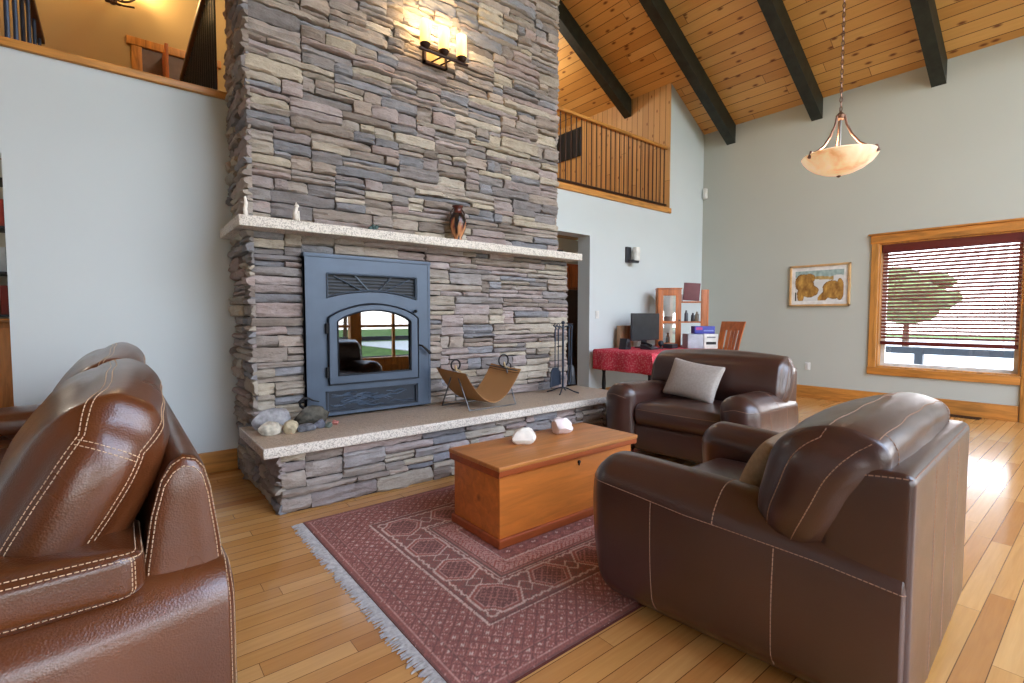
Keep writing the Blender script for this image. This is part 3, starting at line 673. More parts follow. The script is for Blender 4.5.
ph=np.abs(((along/.058)%1)-.5)+np.abs(((D/.058)%1)-.5)
paint(o1&(ph<.16),'cream',.8); paint(o1&(ph>.26)&(ph<.36),'rose',.8); paint(o1&(ph>.44)&(ph<.54),'dark',.9); paint(o1&(ph>.66)&(ph<.78),'pink',.55)
for a,b,k in ((0,.012,'dark'),(.012,.03,'red'),(.03,.036,'pink'),(.085,.092,'dark'),(.092,.099,'rose'),(.292,.300,'cream'),(.300,.312,'dark'),(.545,.552,'cream'),(.552,.562,'navy'),(.562,.575,'rose'),(.575,.585,'dark'),(.665,.672,'cream')): paint((D>=a)&(D<b),k,.9)
b2=(D>=.312)&(D<.545); u=((along/.30)%1-.5)*.30; w=D-.43; hexd=np.maximum(np.abs(u)*.95+np.abs(w)*.62,np.abs(w)*1.12)
paint(b2,'navy',.35); paint(b2&(hexd<.118)&(hexd>.108),'cream'); paint(b2&(hexd<.108),'rust',.75); paint(b2&(hexd<.092)&(hexd>.083),'pink')
lat=np.abs(((u+w)/.034)%1-.5)<.13; lat2=np.abs(((u-w)/.034)%1-.5)<.13; paint(b2&(hexd<.083),'dark'); paint(b2&(hexd<.08)&(lat|lat2),'rose',.85)
k2=b2&(hexd>.118); zz=np.abs(((along/.05)%1)-.5)*.05; paint(k2&(np.abs(np.abs(w)-.09-zz*.5)<.006),'cream'); paint(k2&(np.abs(np.abs(u)-.15)+np.abs(w)<.05)&(np.abs(np.abs(u)-.15)+np.abs(w)>.04),'cream')
b3=(D>=.585)&(D<.665); ch=((along/.03)+np.abs((D-.625)/.03))%1; paint(b3,'pink',.85); paint(b3&(ch<.3),'rust',.8)
inn=D>=.672; fl=np.abs(((Xg/.09)%1)-.5)+np.abs(((Yg/.07)%1)-.5); paint(inn&(fl<.18),'cream',.6); paint(inn&(fl>.3)&(fl<.4),'dark',.9); paint(inn&(fl>.6),'rose',.5)
wornn=np.array([[noise.noise((x*2.2,y*2.2,4)) for y in gy[::6]] for x in gx[::6]]); wornn=np.kron(wornn,np.ones((6,6)))[:nx+1,:ny+1]
col=col*(0.72+.56*R1[...,None])*(1+.22*wornn[...,None])
col=col*.74+np.array(lin((192,154,144)))*.26
zz_=.012+.0012*R1
Vt=np.stack([Xg,Yg,zz_],-1).reshape(-1,3); idx=np.arange((nx+1)*(ny+1)).reshape(nx+1,ny+1)
Fq=np.stack([idx[:-1,:-1],idx[1:,:-1],idx[1:,1:],idx[:-1,1:]],-1).reshape(-1,4).tolist()
rug=thing('area_rug','dark red patterned wool rug with medallion border and grey fringe','rug',((RX0+RX1)/2,(RY0+RY1)/2,0))
rm=MB(); rm.add(Vt,Fq,col.reshape(-1,3)); rm.box(RX0,RX1,RY0,RY1,.0005,.0118,col=pal['dark']); 
rm.build('pile',M['rug'],rug,0)
frm_=plain('grey_fringe',(190,184,180),.95,.1,0,.2,60)
for xe,s in ((RX0,-1),(RX1,1)):
    y=RY0; fm=MB()
    while y<RY1:
        L=random.uniform(.045,.075); dyy=random.uniform(-.012,.012)
        fm.tube([(xe,y,.007),(xe+s*L*.5,y+dyy*.3,.008),(xe+s*L,y+dyy,.003)],[.0032,.0035,.0022],5); y+=.0062
    fm.build('fringe',frm_,rug,60)

# ------------------------------------------------------------------ armchairs (local: seat faces +y)
W,Dp=1.22,1.08
def leg_mb(x,y): return MB().lathe([(.022,0),(.03,.01),(.034,.05),(.034,.062)],(x,y,0),12)
def make_armchair():
    t=thing('leather_armchair','','armchair',(0,0,0),0,'espresso leather armchairs',local=True)
    def flare(s):
        def f(p):
            p=p.copy(); y0=p[:,1]; e=Dp/2-.10; g=Dp/2-.018      # tight corner at the rear
            p[:,1]=np.where(y0<-e,-Dp/2+(y0+Dp/2)*.18,np.where(y0<0,y0*g/e,y0)); yy=np.clip((p[:,1]+Dp/2)/Dp,0,1)        # 0 rear .. 1 front
            drop=.075*np.clip(1-yy,0,1)**1.35; k=np.clip((p[:,2]-.1)/.5,0,1)
            p[:,2]-=drop*k
            p[:,0]+=s*(-.065*(1-yy))+s*.02*np.sin(np.clip((p[:,2])/.62,0,1)*PI)
            p[:,1]+=.035*np.clip((p[:,2]-.1)/.4,0,1)*(yy>.5)*np.clip((yy-.5)*2,0,1)
            return p
        return f
    for s in (-1,1):
        h=np.array([.135,Dp/2,.305]); r=(.125,.10,.125); cx=s*(W/2-.135); f=flare(s)
        S=softmap(h,r,(0,.02,.01),lambda p,f=f,cx=cx:f(p+np.array([cx,0,.35])))
        a=MB().soft(S,h,r,6,(3,16,10)).build('arm',M['chair'],t,70)
        m=MB(); e=1.0
        for off in (0,):
            stitch(m,path(S,[(s,-.98,.60),(s,-.5,.63),(s,.2,.60),(s,.85,.66),(s*.9,1,.66),(0,1,.70),(-s*.9,1,.6)],20),.0018,.011,.003)
        for v in (.44,-.30): stitch(m,path(S,[(s,v,-.95),(s,v,.61)],20),.0019,.012,.003)
        stitch(m,path(S,[(s,.02,.61),(s,.02,1),(0,.02,1),(-s,.02,1)],14),.0022,.012,.004)
        m.build('stitching',M['thread2'],a,0)
    # body under the seat and front rail
    MB().rbox(-W/2+.24,W/2-.24,-Dp/2+.05,Dp/2-.07,.07,.30,.03,None,3).build('seat_base',M['chair'],t,60)
    # seat cushion
    h=np.array([(W-.50)/2+.015,.36,.10]); r=(.05,.09,.085)
    S=softmap(h,r,(0,.02,.035),lambda p:p+np.array([0,.135,.385])); c=MB().soft(S,h,r,5,(10,10,3)).build('seat_cushion',M['chair'],t,70)
    m=MB(); stitch(m,path(S,[(-1,1,.55),(1,1,.55)],30),.002,.011,.004); m.build('stitching',M['thread2'],c,0)
    # back frame
    bwid=W-.125
    def lean(p):
        p=p.copy(); k=np.clip((p[:,2]-.1)/.72,0,1); p[:,1]-=-.0+.0*k; return p
    h=np.array([bwid/2,.115,.375]); r=(.02,.03,.03)
    S=softmap(h,r,(0,.0,.012),lambda p:lean(p+np.array([0,-Dp/2+.112,.435]))); b=MB().soft(S,h,r,3,(8,3,6)).build('back_frame',M['chair'],t,60)
    m=MB()
    for x in (-.42,.0,.42,): stitch(m,path(S,[(x,-1,.97),(x,-1,-.95)],20),.0022,.012,.004)
    stitch(m,path(S,[(-.99,-1,.985),(.99,-1,.985)],30),.0022,.012,.004)
    for s in (-1,1): stitch(m,path(S,[(s,-.9,.985),(s,.98,.90)],12),.0022,.012,.004)
    m.build('stitching',M['thread2'],b,0)
    # back cushion: fat bolster rolled over the frame
    h=np.array([(W-.10)/2,.135,.235]); r=(.05,.12,.16)
    A=math.radians(20)
    def bk(p):
        p=p.copy(); z=p[:,2]; roll=np.clip((z-.02)/.22,0,1); p[:,1]-=.06*roll**2
        p[:,1]*=1+.12*np.clip(z/.2,-1,1)
        x=p[:,0]; p[:,2]+=.018*(1-(x/.5)**2)*np.clip(z/.2,0,1)
        wv=.003*np.sin(x*23+z*9)*np.sin(z*14+1); p[:,1]+=wv
        y2=p[:,1]*math.cos(A)-p[:,2]*math.sin(A); z2=p[:,1]*math.sin(A)+p[:,2]*math.cos(A)
        return np.stack([x,y2-.275,z2+.70],1)
    S=softmap(h,r,(.03,.045,.02),bk); c=MB().soft(S,h,r,6,(18,6,10)).build('back_cushion',M['chair'],t,75)
    m=MB()
    for y_ in (.62,-.22):
        m=MB(); stitch(m,path(S,[(-1,y_,-.9),(-1,y_,1),(1,y_,1),(1,y_,-.9)],40),.0019,.011,.003); m.build('seam',M['thread2'],c,0)
    for s in (-1,1):
        m=MB(); stitch(m,path(S,[(s*.80,-.22,1),(s*.80,-1,.75),(s*.82,-1,.1),(s*.98,-1,-.5)],20),.0018,.011,.004); m.build('corner_seam',M['thread2'],c,0)
    for x in (-1,1):
        for y in (-1,1): leg_mb(x*(W/2-.16),y*(Dp/2-.16)).build('leg',plain('red_brown_foot',(80,40,30),.4),t)
    return t
ch=make_armchair()
def place(o,x,y,rz,lab):
    o.location=(x,y,.001); o.rotation_euler=(0,0,rz); o['label']=lab
    o.matrix_basis=Matrix.Translation((x,y,.001))@Matrix.Rotation(rz,4,'Z')
place(ch,2.215,.905,math.radians(2.5),'dark brown leather armchair seen from behind, at the near edge of the rug')
ch2=copy_tree(ch); place(ch2,4.06,2.335,math.radians(94),'dark brown leather armchair beyond the chest, facing left with a pale cushion')
ch2.scale=(1.10,1.0,1.0)
def pillow(name,mat,hw,hh,th,Mx,lab):
    h=np.array([hw,th,hh]); S0=softmap(h,(.02,th*.98,.02))
    def S(u):
        p=S0(u); w=np.clip(1-(p[:,0]/hw)**2,0,1)*np.clip(1-(p[:,2]/hh)**2,0,1); p[:,1]*=.18+.82*w**.45
        p[:,0]*=1-.07*np.clip(1-(p[:,2]/hh)**2,0,1); p[:,2]*=1-.09*np.clip(1-(p[:,0]/hw)**2,0,1)
        return xf(Mx,p)
    u,f=cubegrid(h,(.02,th*.98,.02),4,(14,2,14)); return tag(MB().add(S(u),f).build(name,mat,smooth=70),lab,'cushion')
pillow('throw_pillow',M['cushion'],.255,.18,.075,Matrix.Translation((4.01,2.40,.68))@Matrix.Rotation(math.radians(88),4,'Z')@Matrix.Rotation(math.radians(-6),4,'Y')@Matrix.Rotation(math.radians(24),4,'X'),'pale grey-beige cushion propped in the far armchair')
pillow('throw_pillow',M['cushion2'],.20,.17,.07,Matrix.Translation((2.12,.91,.615))@Matrix.Rotation(math.radians(6),4,'Z')@Matrix.Rotation(math.radians(24),4,'X'),'beige cushion half hidden in the near armchair against its back')

# ------------------------------------------------------------------ sofa (faces -x, runs along y)
sf=thing('leather_sofa','chestnut brown leather sofa with pale double stitching, left of the rug','sofa',(-.3,2.8,0))
SY0,SY1=1.46,4.16; SXr=.235; SXf=-.80
def double(mb,S,keys,n=30,off=.05,ax=1,r=.0014,**k):
    for d in (-off,off):
        ks=[tuple(np.array(q)+np.array([d if a==ax else 0 for a in range(3)])) for q in keys]; stitch(mb,path(S,ks,n),r,.011,.005)
# seat deck / plinth
MB().rbox(SXf+.06,SXr-.03,SY0+.10,SY1-.10,.06,.34,.03,None,3).build('seat_base',M['sofa'],sf,60)
for x in (SXf+.1,SXr-.1):
    for y in (SY0+.12,SY1-.12): MB().box(x-.03,x+.03,y-.03,y+.03,0,.07).build('leg',M['darkdoor'],sf)
for s,yc,in ((-1,SY0+.135),(1,SY1-.135)):
    # bulging side panel
    h=np.array([(SXr-SXf)/2,.135,.27]); r=(.03,.11,.12)
    S=softmap(h,r,(0,.05,0),lambda p,yc=yc:p+np.array([(SXr+SXf)/2,yc,.325])); a=MB().soft(S,h,r,6,(14,3,8)).build('side_panel',M['sofa'],sf,70)
    m=MB()
    for q in (.955,.985): stitch(m,path(S,[(q,s,-.95),(q,s,1),(q,0,1)],30),.0014,.0085,.0035)
    m.build('stitching',M['thread'],a,0)
    # padded arm top
    h=np.array([.42,.15,.062]); r=(.06,.04,.032)
    S=softmap(h,r,(.0,.012,.035),lambda p,yc=yc:p+np.array([-.385,yc+.01,.632])); a=MB().soft(S,h,r,5,(14,5,3)).build('arm_pad',M['sofa'],sf,70)
    m=MB()
    for zz in (.70,1.0): stitch(m,path(S,[(-1,s*.985,zz),(.93,s*.985,zz),(1,s*.9,zz),(1,-s,zz)],50),.0014,.0085,.0035)
    stitch(m,path(S,[(-1,s*.985,-.86),(.95,s*.985,-.86)],50),.0014,.0085,.0035)
    for xx in (.955,.985): stitch(m,path(S,[(xx,s,-.9),(xx,s,.9)],12),.0014,.0085,.0035)
    m.build('stitching',M['thread'],a,0)
# back frame with rounded stitched end panels
prof=[(.01,.30),(.03,.60),(.052,.74),(.075,.83),(.098,.868),(.125,.884),(.152,.876),(.172,.85),(.186,.79),(.205,.64),(SXr,.30),(SXr,.06),(.01,.06)]
bf=MB().prism(prof,1,SY0+.10,SY1-.10).build('back_frame',M['sofa'],sf,50)
pr2=[p for p in prof[:-2]]
for s,yy in ((-1,SY0+.095),(1,SY1-.095)):
    V=[];F=[];n=len(pr2); cx=np.mean([p[0] for p in pr2]); cz=np.mean([p[1] for p in pr2])
    rings=[(1.0,.03),(1.0,-.002),(.93,-.014),(.80,-.020),(.4,-.026)]
    for k,d in rings:
        for p in pr2: V.append((cx+(p[0]-cx)*k,yy-s*d,cz+(p[1]-cz)*k))
    for i in range(len(rings)-1):
        for k in range(n): F.append((i*n+k,i*n+(k+1)%n,(i+1)*n+(k+1)%n,(i+1)*n+k))
    F.append(tuple((len(rings)-1)*n+k for k in range(n)))
    ep=MB().add(V,F).build('end_panel',M['sofa'],sf,60)
    m=MB()
    for k,d in ((.97,.010),(.86,.0185)):
        pts=np.array([(cx+(p[0]-cx)*k,yy+s*d,cz+(p[1]-cz)*(k if p[1]>cz else 1)) for p in pr2])
        stitch(m,pts,.0014,.0085,.0035)
    m.build('stitching',M['thread'],ep,0)
# seat and back cushions
ym=(SY0+SY1)/2
for i,(ya,yb) in enumerate(((SY0+.29,ym-.005),(ym+.005,SY1-.29))):
    h=np.array([.40,(yb-ya)/2,.095]); r=(.08,.05,.07)
    S=softmap(h,r,(.02,0,.03),lambda p,ya=ya,yb=yb:p+np.array([-.42,(ya+yb)/2,.43])); MB().soft(S,h,r,5,(8,12,3)).build('seat_cushion',M['sofa'],sf,70)
for i,(ya,yb) in enumerate(((SY0+.10,ym-.01),(ym+.01,SY1-.10))):
    h=np.array([.130,(yb-ya)/2,.268]); r=(.115,.07,.19); A=math.radians(29)
    def bk(p,ya=ya,yb=yb):
        p=p.copy(); y=p[:,1]; z=p[:,2]; L=(yb-ya)/2
        p[:,2]+=.05*(1-(y/L)**2)*np.clip(z/.2,0,1); p[:,0]+=.003*np.sin(y*19+z*11)
        p[:,0]*=1-.10*np.clip(-z/.25,0,1)
        x2=p[:,0]*math.cos(A)+p[:,2]*math.sin(A); z2=-p[:,0]*math.sin(A)+p[:,2]*math.cos(A)
        return np.stack([x2-.10,y+(ya+yb)/2,z2+.79+(.01 if ya>2 else 0)],1)
    S=softmap(h,r,(.05,.05,.02),bk); c=MB().soft(S,h,r,7,(4,16,10)).build('back_cushion',M['sofa'],sf,75)
    m=MB()
    for s in (-1,1):
        for q in (-.62,.62):
            for d in (-.06,.06): stitch(m,path(S,[(q+d,s,-.9),(q+d,s,.72),(q+d,s*.80,1),(q+d,0,1)],30),.0014,.0085,.0035)
        for d in (-.03,.03):
            stitch(m,path(S,[(-.62,s,.62+d),(.62,s,.62+d)],16),.0014,.0085,.0035)
    m.build('stitching',M['thread'],c,0)

# ------------------------------------------------------------------ pendant lamp
LX,LY=4.62,1.5
pl=thing('pendant_lamp','alabaster bowl lamp hanging on a chain from the pine ceiling','pendant lamp',(LX,LY,2.4),0)
R_=.268
out=[(.012,2.405),(.055,2.409),(.115,2.425),(.175,2.453),(.228,2.495),(.258,2.535),(R_,2.555)]
inn_=[(R_-.008,2.565),(.248,2.546),(.21,2.50),(.155,2.466),(.09,2.44),(.01,2.432)]
MB().lathe(out+inn_,(LX,LY,0),40).build('bowl',M['alabaster'],pl,60)
MB().lathe([(.004,2.385),(.014,2.39),(.016,2.398),(.006,2.402)],(LX,LY,0),12).build('finial',M['bronze'],pl)
MB().tube([(LX,LY,2.43),(LX,LY,2.90)],.008,8).build('stem',M['steel'],pl)
MB().lathe([(.012,2.845),(.03,2.85),(.034,2.88),(.022,2.895),(.008,2.91)],(LX,LY,0),16).build('collar',M['bronze'],pl)
for k in range(3):
    a=k*2*PI/3+.5; ar=MB()
    ar.tube([(LX+r*math.cos(a),LY+r*math.sin(a),z) for r,z in ((.03,2.875),(.045,2.80),(.085,2.71),(.14,2.63),(.20,2.585),(.25,2.565))],.0095,8)
    ar.tube([(LX+.25*math.cos(a),LY+.25*math.sin(a),2.58),(LX+.268*math.cos(a),LY+.268*math.sin(a),2.53)],.013,8)
    ar.build('arm',M['bronze'],pl,60)
zc=roof(LX); chn=MB()
MB().lathe([(.06,zc-.01),(.055,zc-.04),(.015,zc-.05)],(LX,LY,0),20).lathe([(.06,zc-.02),(.06,zc+.03)],(LX,LY,0),20).build('ceiling_cup',M['bronze'],pl)
z=2.91; k=0
while z<zc-.05:
    cc_=[]
    for a in np.linspace(0,2*PI,11)[:-1]:
        d=.010*math.cos(a); e=.022*math.sin(a)
        cc_.append((LX+(d if k%2 else 0),LY+(0 if k%2 else d),z+.02+e))
    chn.tube(cc_,.0032,5,closed=True); z+=.037; k+=1
chn.tube([(LX,LY,2.9),(LX,LY,zc-.03)],.0025,5)
chn.build('chain',M['bronze'],pl)

# ------------------------------------------------------------------ window blind
bl=thing('window_blind','mahogany venetian blind half lowered in the right-hand window','blind',(XF+.05,1.46,.9),0)
by0,by1=WY0+.03,WY1-.035
MB().rbox(XF+.005,XF+.075,by0-.005,by1+.005,2.135,2.25,.006).build('head_rail',M['blindrail'],bl)
MB().rbox(XF+.02,XF+.07,by0,by1,.865,.915,.006).build('bottom_rail',M['blindrail'],bl)
nsl=25; zs=np.linspace(.965,2.105,nsl); c8=None
for k,z in enumerate(zs):
    Mx=Matrix.Translation((XF+.045,0,z))@Matrix.Rotation(math.radians(33),4,'Y')
    MB().box(-.025,.025,by0,by1,-.0016,.0016,Mx).build('slat',M['blind'],bl,0)
for y in (by0+.13,(by0+by1)/2-.12,(by0+by1)/2+.28,by1-.14):
    MB().tube([(XF+.018,y,.9),(XF+.018,y,2.14)],.0018,5).tube([(XF+.072,y,.9),(XF+.072,y,2.14)],.0018,5).build('ladder_cord',plain('cord',(150,110,100),.8),bl)

# ------------------------------------------------------------------ picture
py0,py1,pz0,pz1=2.500,3.325,1.415,2.045
pic=thing('framed_picture','gilt framed animal painting with white mat left of the window','picture',(XF,2.91,1.4))
pf=MB()
for b in ((py0,py1,pz0,pz0+.03),(py0,py1,pz1-.03,pz1),(py0,py0+.03,pz0,pz1),(py1-.03,py1,pz0,pz1)): pf.rbox(XF-.045,XF-.002,b[0],b[1],b[2],b[3],.005)
pf.build('frame',M['gold'],pic)
MB().box(XF-.022,XF-.012,py0+.025,py1-.025,pz0+.025,pz1-.025).build('mat_board',M['paper'],pic)
na,nb=96,60; V=[];Cl=[]
def ell(u,v,cu,cv,a,b,th=0):
    c,s=math.cos(th),math.sin(th); x=(u-cu)*c+(v-cv)*s; y=-(u-cu)*s+(v-cv)*c; return (x/a)**2+(y/b)**2
for i in range(na+1):
    for j in range(nb+1):
        u,v=i/na,j/nb; y=3.245-(3.245-2.585)*u; z=1.50+.455*v
        n1=noise.noise((u*5,v*5,2)); n2=noise.noise((u*16,v*9,7))
        c=np.array((206,208,206))+n1*14
        if v>.80+.06*n1: c=np.array((150,172,168))+n2*30
        elif v>.66+.1*n1 and .4<u<.8: c=np.array((176,150,96))+n2*30
        a=min(ell(u,v,.20,.55,.20,.36,.15),ell(u,v,.33,.30,.16,.20,-.5),ell(u,v,.12,.2,.08,.24),ell(u,v,.30,.75,.12,.16))
        b=min(ell(u,v,.78,.35,.20,.30,.1),ell(u,v,.60,.12,.10,.18,-.4),ell(u,v,.93,.35,.08,.36),ell(u,v,.74,.52,.1,.1))
        if a<1+.2*n2 or b<1+.2*n2:
            t=np.clip(.5+.55*noise.noise((u*11,v*4,11))+.3*noise.noise((u*30,v*12,5)),0,1); c=np.array((120,82,40))*(1-t)+np.array((206,162,84))*t
            if min(a,b)>.82: c=c*.82
        if u<.03 and v<.3: c=np.array((50,60,56))
        V.append((XF-.024,y,z)); Cl.append(lin(np.clip(c,0,255)))
F=[(i*(nb+1)+j,(i+1)*(nb+1)+j,(i+1)*(nb+1)+j+1,i*(nb+1)+j+1) for i in range(na) for j in range(nb)]
art=MB().add(V,F,np.array(Cl)); art.box(XF-.0235,XF-.012,2.585,3.245,1.50,1.955,col=lin((200,200,196))); art.build('artwork',M['print'],pic,0)

# ------------------------------------------------------------------ small wall fittings
ws=thing('wall_sconce','small dark bracket wall lamp with white glass cylinder above the desk','wall lamp',(6.25,YW,2.1))
MB().rbox(6.13,6.25,YW-.03,YW,2.09,2.33,.006).build('back_plate',M['darkplastic'],ws)
MB().rbox(6.17,6.21,YW-.12,YW-.03,2.10,2.13,.004).rbox(6.16,6.30,YW-.14,YW-.09,2.08,2.115,.004).build('bracket',M['darkplastic'],ws)
MB().lathe([(.05,2.115),(.055,2.12),(.055,2.315),(.05,2.32),(.046,2.316)],(6.26,YW-.115,0),20).build('glass_shade',M['white'],ws)
def plate(name,c,ax,lab,cat,w=.075,hgt=.115,sub='rocker'):
    t=thing(name,lab,cat,c)
    x,y,z=c
    if ax==1:
        MB().rbox(x-w/2,x+w/2,y-.008,y,z-hgt/2,z+hgt/2,.003).build('plate',M['white'],t); MB().rbox(x-.017,x+.017,y-.013,y-.006,z-.032,z+.032,.002).build(sub,M['paper'],t)
    else:
        MB().rbox(x-.008,x,y-w/2,y+w/2,z-hgt/2,z+hgt/2,.003).build('plate',M['white'],t); MB().rbox(x-.013,x-.006,y-.017,y+.017,z-.04,z+.04,.002).build(sub,M['paper'],t)
plate('light_switch',(5.50,YW,1.285),1,'white light switch plate right of the doorway','light switch')
plate('power_outlet',(XF,3.04,.49),0,'white power outlet on the grey wall above the baseboard, behind the far armchair','outlet',sub='socket')
ms=MB().rbox(XF-.07,XF-.005,YW-.10,YW-.02,3.36,3.55,.02,None,3); mo=thing('motion_detector','white motion sensor high in the room corner','sensor',(XF-.04,YW-.06,3.36))
ms.build('housing',M['white'],mo,50); MB().rbox(XF-.078,XF-.06,YW-.085,YW-.04,3.38,3.45,.006).build('lens',M['paper'],mo)
fv=MB().box(XF-.20,XF-.05,1.05,1.40,.0005,.008); fvo=thing('floor_vent','brown slotted floor vent by the baseboard under the window','floor vent',(XF-.12,1.22,0))
fv.build('frame',M['ironrust'],fvo); s_=MB()
for k in range(12): s_.box(XF-.19,XF-.06,1.065+k*.027,1.078+k*.027,.008,.011)
s_.build('slats',M['black'],fvo)

# ------------------------------------------------------------------ balcony railing and loft railings
br=thing('balcony_railing','wooden-topped railing with thin dark balusters on the balcony','railing',(5.5,YW+.1,LOFT))
MB().rbox(3.85,7.26,YW+.02,YW+.10,4.045,4.09,.01,None,3).build('top_rail',M['trim'],br)
MB().rbox(3.85,7.26,YW+.035,YW+.085,3.115,3.14,.004).build('bottom_rail',M['ironrust'],br)
x=3.95
while x<7.25:
    MB().tube([(x,YW+.06,3.13),(x,YW+.06,4.05)],.0085,6).build('baluster',M['ironrust'],br,60); x+=.105
def loft_rail(X,ya,yb,lab,gap=.125,br_=.010):
    t=thing('loft_railing',lab,'railing',(X,ya,LOFT),0,'loft railings')
    MB().rbox(X-.035,X+.035,ya,yb,4.04,4.10,.012,None,3).build('top_rail',M['darkdoor'],t)
    MB().rbox(X-.02,X+.02,ya,yb,3.08,3.105,.004).build('bottom_rail',M['ironrust'],t)
    y=ya+.03
    while y<yb: MB().tube([(X,y,3.0),(X,y,4.05)],br_,6).build('baluster',M['bluesteel'],t,60); y+=gap
loft_rail(.70,4.74,7.15,'dark loft railing running back from the chimney, warm-lit behind')
loft_rail(-.52,4.8,7.05,'dark loft railing at the far upper left with blue-black balusters',.42,.016)
# loft door and iron sconce on ochre wall
ld=MB().rbox(.27,.39,YY-.03,YY,LOFT,5.04,.006).rbox(1.19,1.31,YY-.03,YY,LOFT,5.04,.006).rbox(.22,1.36,YY-.04,YY,5.03,5.14,.006)
dso=struct('door_1',ld,M['trimz'],40); dso['label']='wood-cased loft doorway'
MB().box(.39,1.19,YY-.012,YY-.002,LOFT,5.03).build('opening_panel',plain('grey_mauve_door',(112,98,100),.6),dso)
MB().rbox(.62,.66,YY-.5,YY-.03,LOFT,4.97,.004).build('door_leaf',M['reddoor'],dso)
isx=thing('iron_scroll_lamp','twisted iron scroll lamp glowing on the ochre loft wall','wall lamp',(.08,YY,5.45))
sw=MB(); 
for s in (-1,1):
    sw.tube([(.09+s*t*.28,YY-.16-.03*math.sin(t*PI),5.52-.05*math.sin(t*PI)+.12*t*t) for t in np.linspace(0,1,10)],.014,8)
    sw.tube([(.09+s*(.06+.05*math.cos(a)),YY-.15,5.50+.05*math.sin(a)) for a in np.linspace(0,5.2,14)],.011,8)
sw.tube([(-.12,YY-.17,5.54),(.02,YY-.17,5.46),(.2,YY-.17,5.45),(.32,YY-.17,5.47)],.012,8).tube([(.09,YY-.005,5.55),(.09,YY-.16,5.50)],.016,8).lathe([(.05,-.02),(.05,0)],(.09,YY,5.55),14,1)
sw.build('scroll_arms',M['ironrust'],isx,60)
for s in (-1,1):
    MB().lathe([(.045,5.64),(.07,5.70),(.075,5.76),(.07,5.762)],(.09+s*.26,YY-.16,0),18).build('glass_cup',M['candle'],isx)
# dark framed panel on pine wall behind the balcony rail
wp=thing('dark_wall_panel','dark blue-black framed panel on the pine wall far behind the balcony rail','wall panel',(7.28,7.1,4.5))
MB().rbox(7.24,7.279,6.85,7.65,4.45,5.0,.006).build('board',M['insert2'],wp)
fp_=MB()
for k in range(5): fp_.box(7.232,7.242,6.87+k*.19,6.90+k*.19,4.46,4.99)
fp_.build('bars',M['black'],wp)

# ------------------------------------------------------------------ hall seen through the doorway and the pantry opening
hd_=MB().rbox(5.55,5.68,6.97,7.0,0,2.1,.006).rbox(6.75,6.88,6.97,7.0,0,2.1,.006).rbox(5.5,6.93,6.96,7.0,2.1,2.25,.006)
do=struct('door_2',hd_,M['reddoor'],40); MB().rbox(5.68,6.75,6.975,6.995,0,2.1,.004).build('door_leaf',M['darkdoor'],do)
MB().ball((6.66,6.94,1.02),.03,2).tube([(6.66,6.98,1.02),(6.66,6.94,1.02)],.012,8).build('door_knob',M['bronze'],do)
tw=MB().rbox(5.12,5.32,YW+.32,YW+.6,1.9,2.3,.01)
hc=thing('hall_cabinet','tall dark wooden cabinet with reddish top doors in the hall behind the chimney','cabinet',(6.0,6.2,0))
MB().rbox(5.55,6.55,6.0,6.5,0,1.72,.006).build('body',M['darkdoor'],hc)
MB().rbox(5.53,6.57,5.98,6.52,1.72,2.16,.008).build('upper_box',M['reddoor'],hc)
for xx in (5.57,6.06): MB().rbox(xx,xx+.47,5.965,5.985,1.76,2.12,.006).build('upper_door',M['hutch'],hc)
sb=thing('sideboard','tan wooden sideboard glimpsed through the opening at the left edge','sideboard',(-1.2,6.3,0))
MB().rbox(-2.1,-.66,6.1,6.6,.05,1.20,.008).build('body',M['trimz'],sb); MB().rbox(-2.14,-.63,6.07,6.62,1.20,1.235,.006).build('top',M['trim'],sb)
for k in range(3): MB().rbox(-2.07+k*.47,-1.63+k*.47,6.085,6.105,.1,1.15,.006).build('door',M['trimz'],sb)
MB().box(-2.08,-.68,6.14,6.58,0,.05).build('plinth',M['darkdoor'],sb)
cbk=thing('shelf_unit','dark blue slatted shelf unit standing on the tan sideboard','shelf',(-1.2,6.4,1.235))
for xx in (-2.0,-1.35,-.70): MB().box(xx,xx+.03,6.2,6.55,1.236,2.5).build('side_panel',M['insert2'],cbk)
for z in (1.27,1.65,2.05,2.47): MB().box(-1.97,-.70,6.2,6.55,z-.02,z).build('shelf',M['insert2'],cbk)
for i,(x,z,c,hh) in enumerate(((-.80,1.27,(120,40,36),.26),(-.87,1.27,(196,180,150),.24),(-.80,2.05,(150,50,44),.24),(-.87,2.05,(60,80,120),.26),(-.80,1.65,(170,190,210),.22))):
    b=MB().rbox(x,x+.05,6.24,6.44,z+.001,z+hh,.004).build('book',plain('cover_%s'%'abcde'[i],c,.6),smooth=40)
    tag(b,['dark red book on the lowest shelf through the left opening','buff book beside the dark red book on the lowest shelf','brick red book on the upper shelf through the left opening','blue book beside the brick red book on the upper shelf','pale blue book alone on the middle shelf through the left opening'][i],'book','books on the slatted shelf')

# ------------------------------------------------------------------ desk corner
dk_=thing('writing_desk','dark-legged writing desk along the white wall under a red cloth','desk',(6.3,4.3,0))
DX0,DX1,DY0,DY1=5.34,7.45,3.78,4.72
MB().rbox(DX0,DX1,DY0,DY1,.745,.78,.006).build('top',M['darkdoor'],dk_)
MB().box(DX0+.08,DX1-.08,DY0+.08,DY1-.08,.66,.745).build('apron',M['darkdoor'],dk_)
for x in (DX0+.08,DX1-.08):
    for y in (DY0+.08,DY1-.08):
        MB().lathe([(.02,0),(.026,.02),(.02,.1),(.03,.3),(.022,.45),(.034,.52),(.026,.55),(.034,.58),(.034,.70)],(x,y,0),14).build('leg',M['black'],dk_,50)
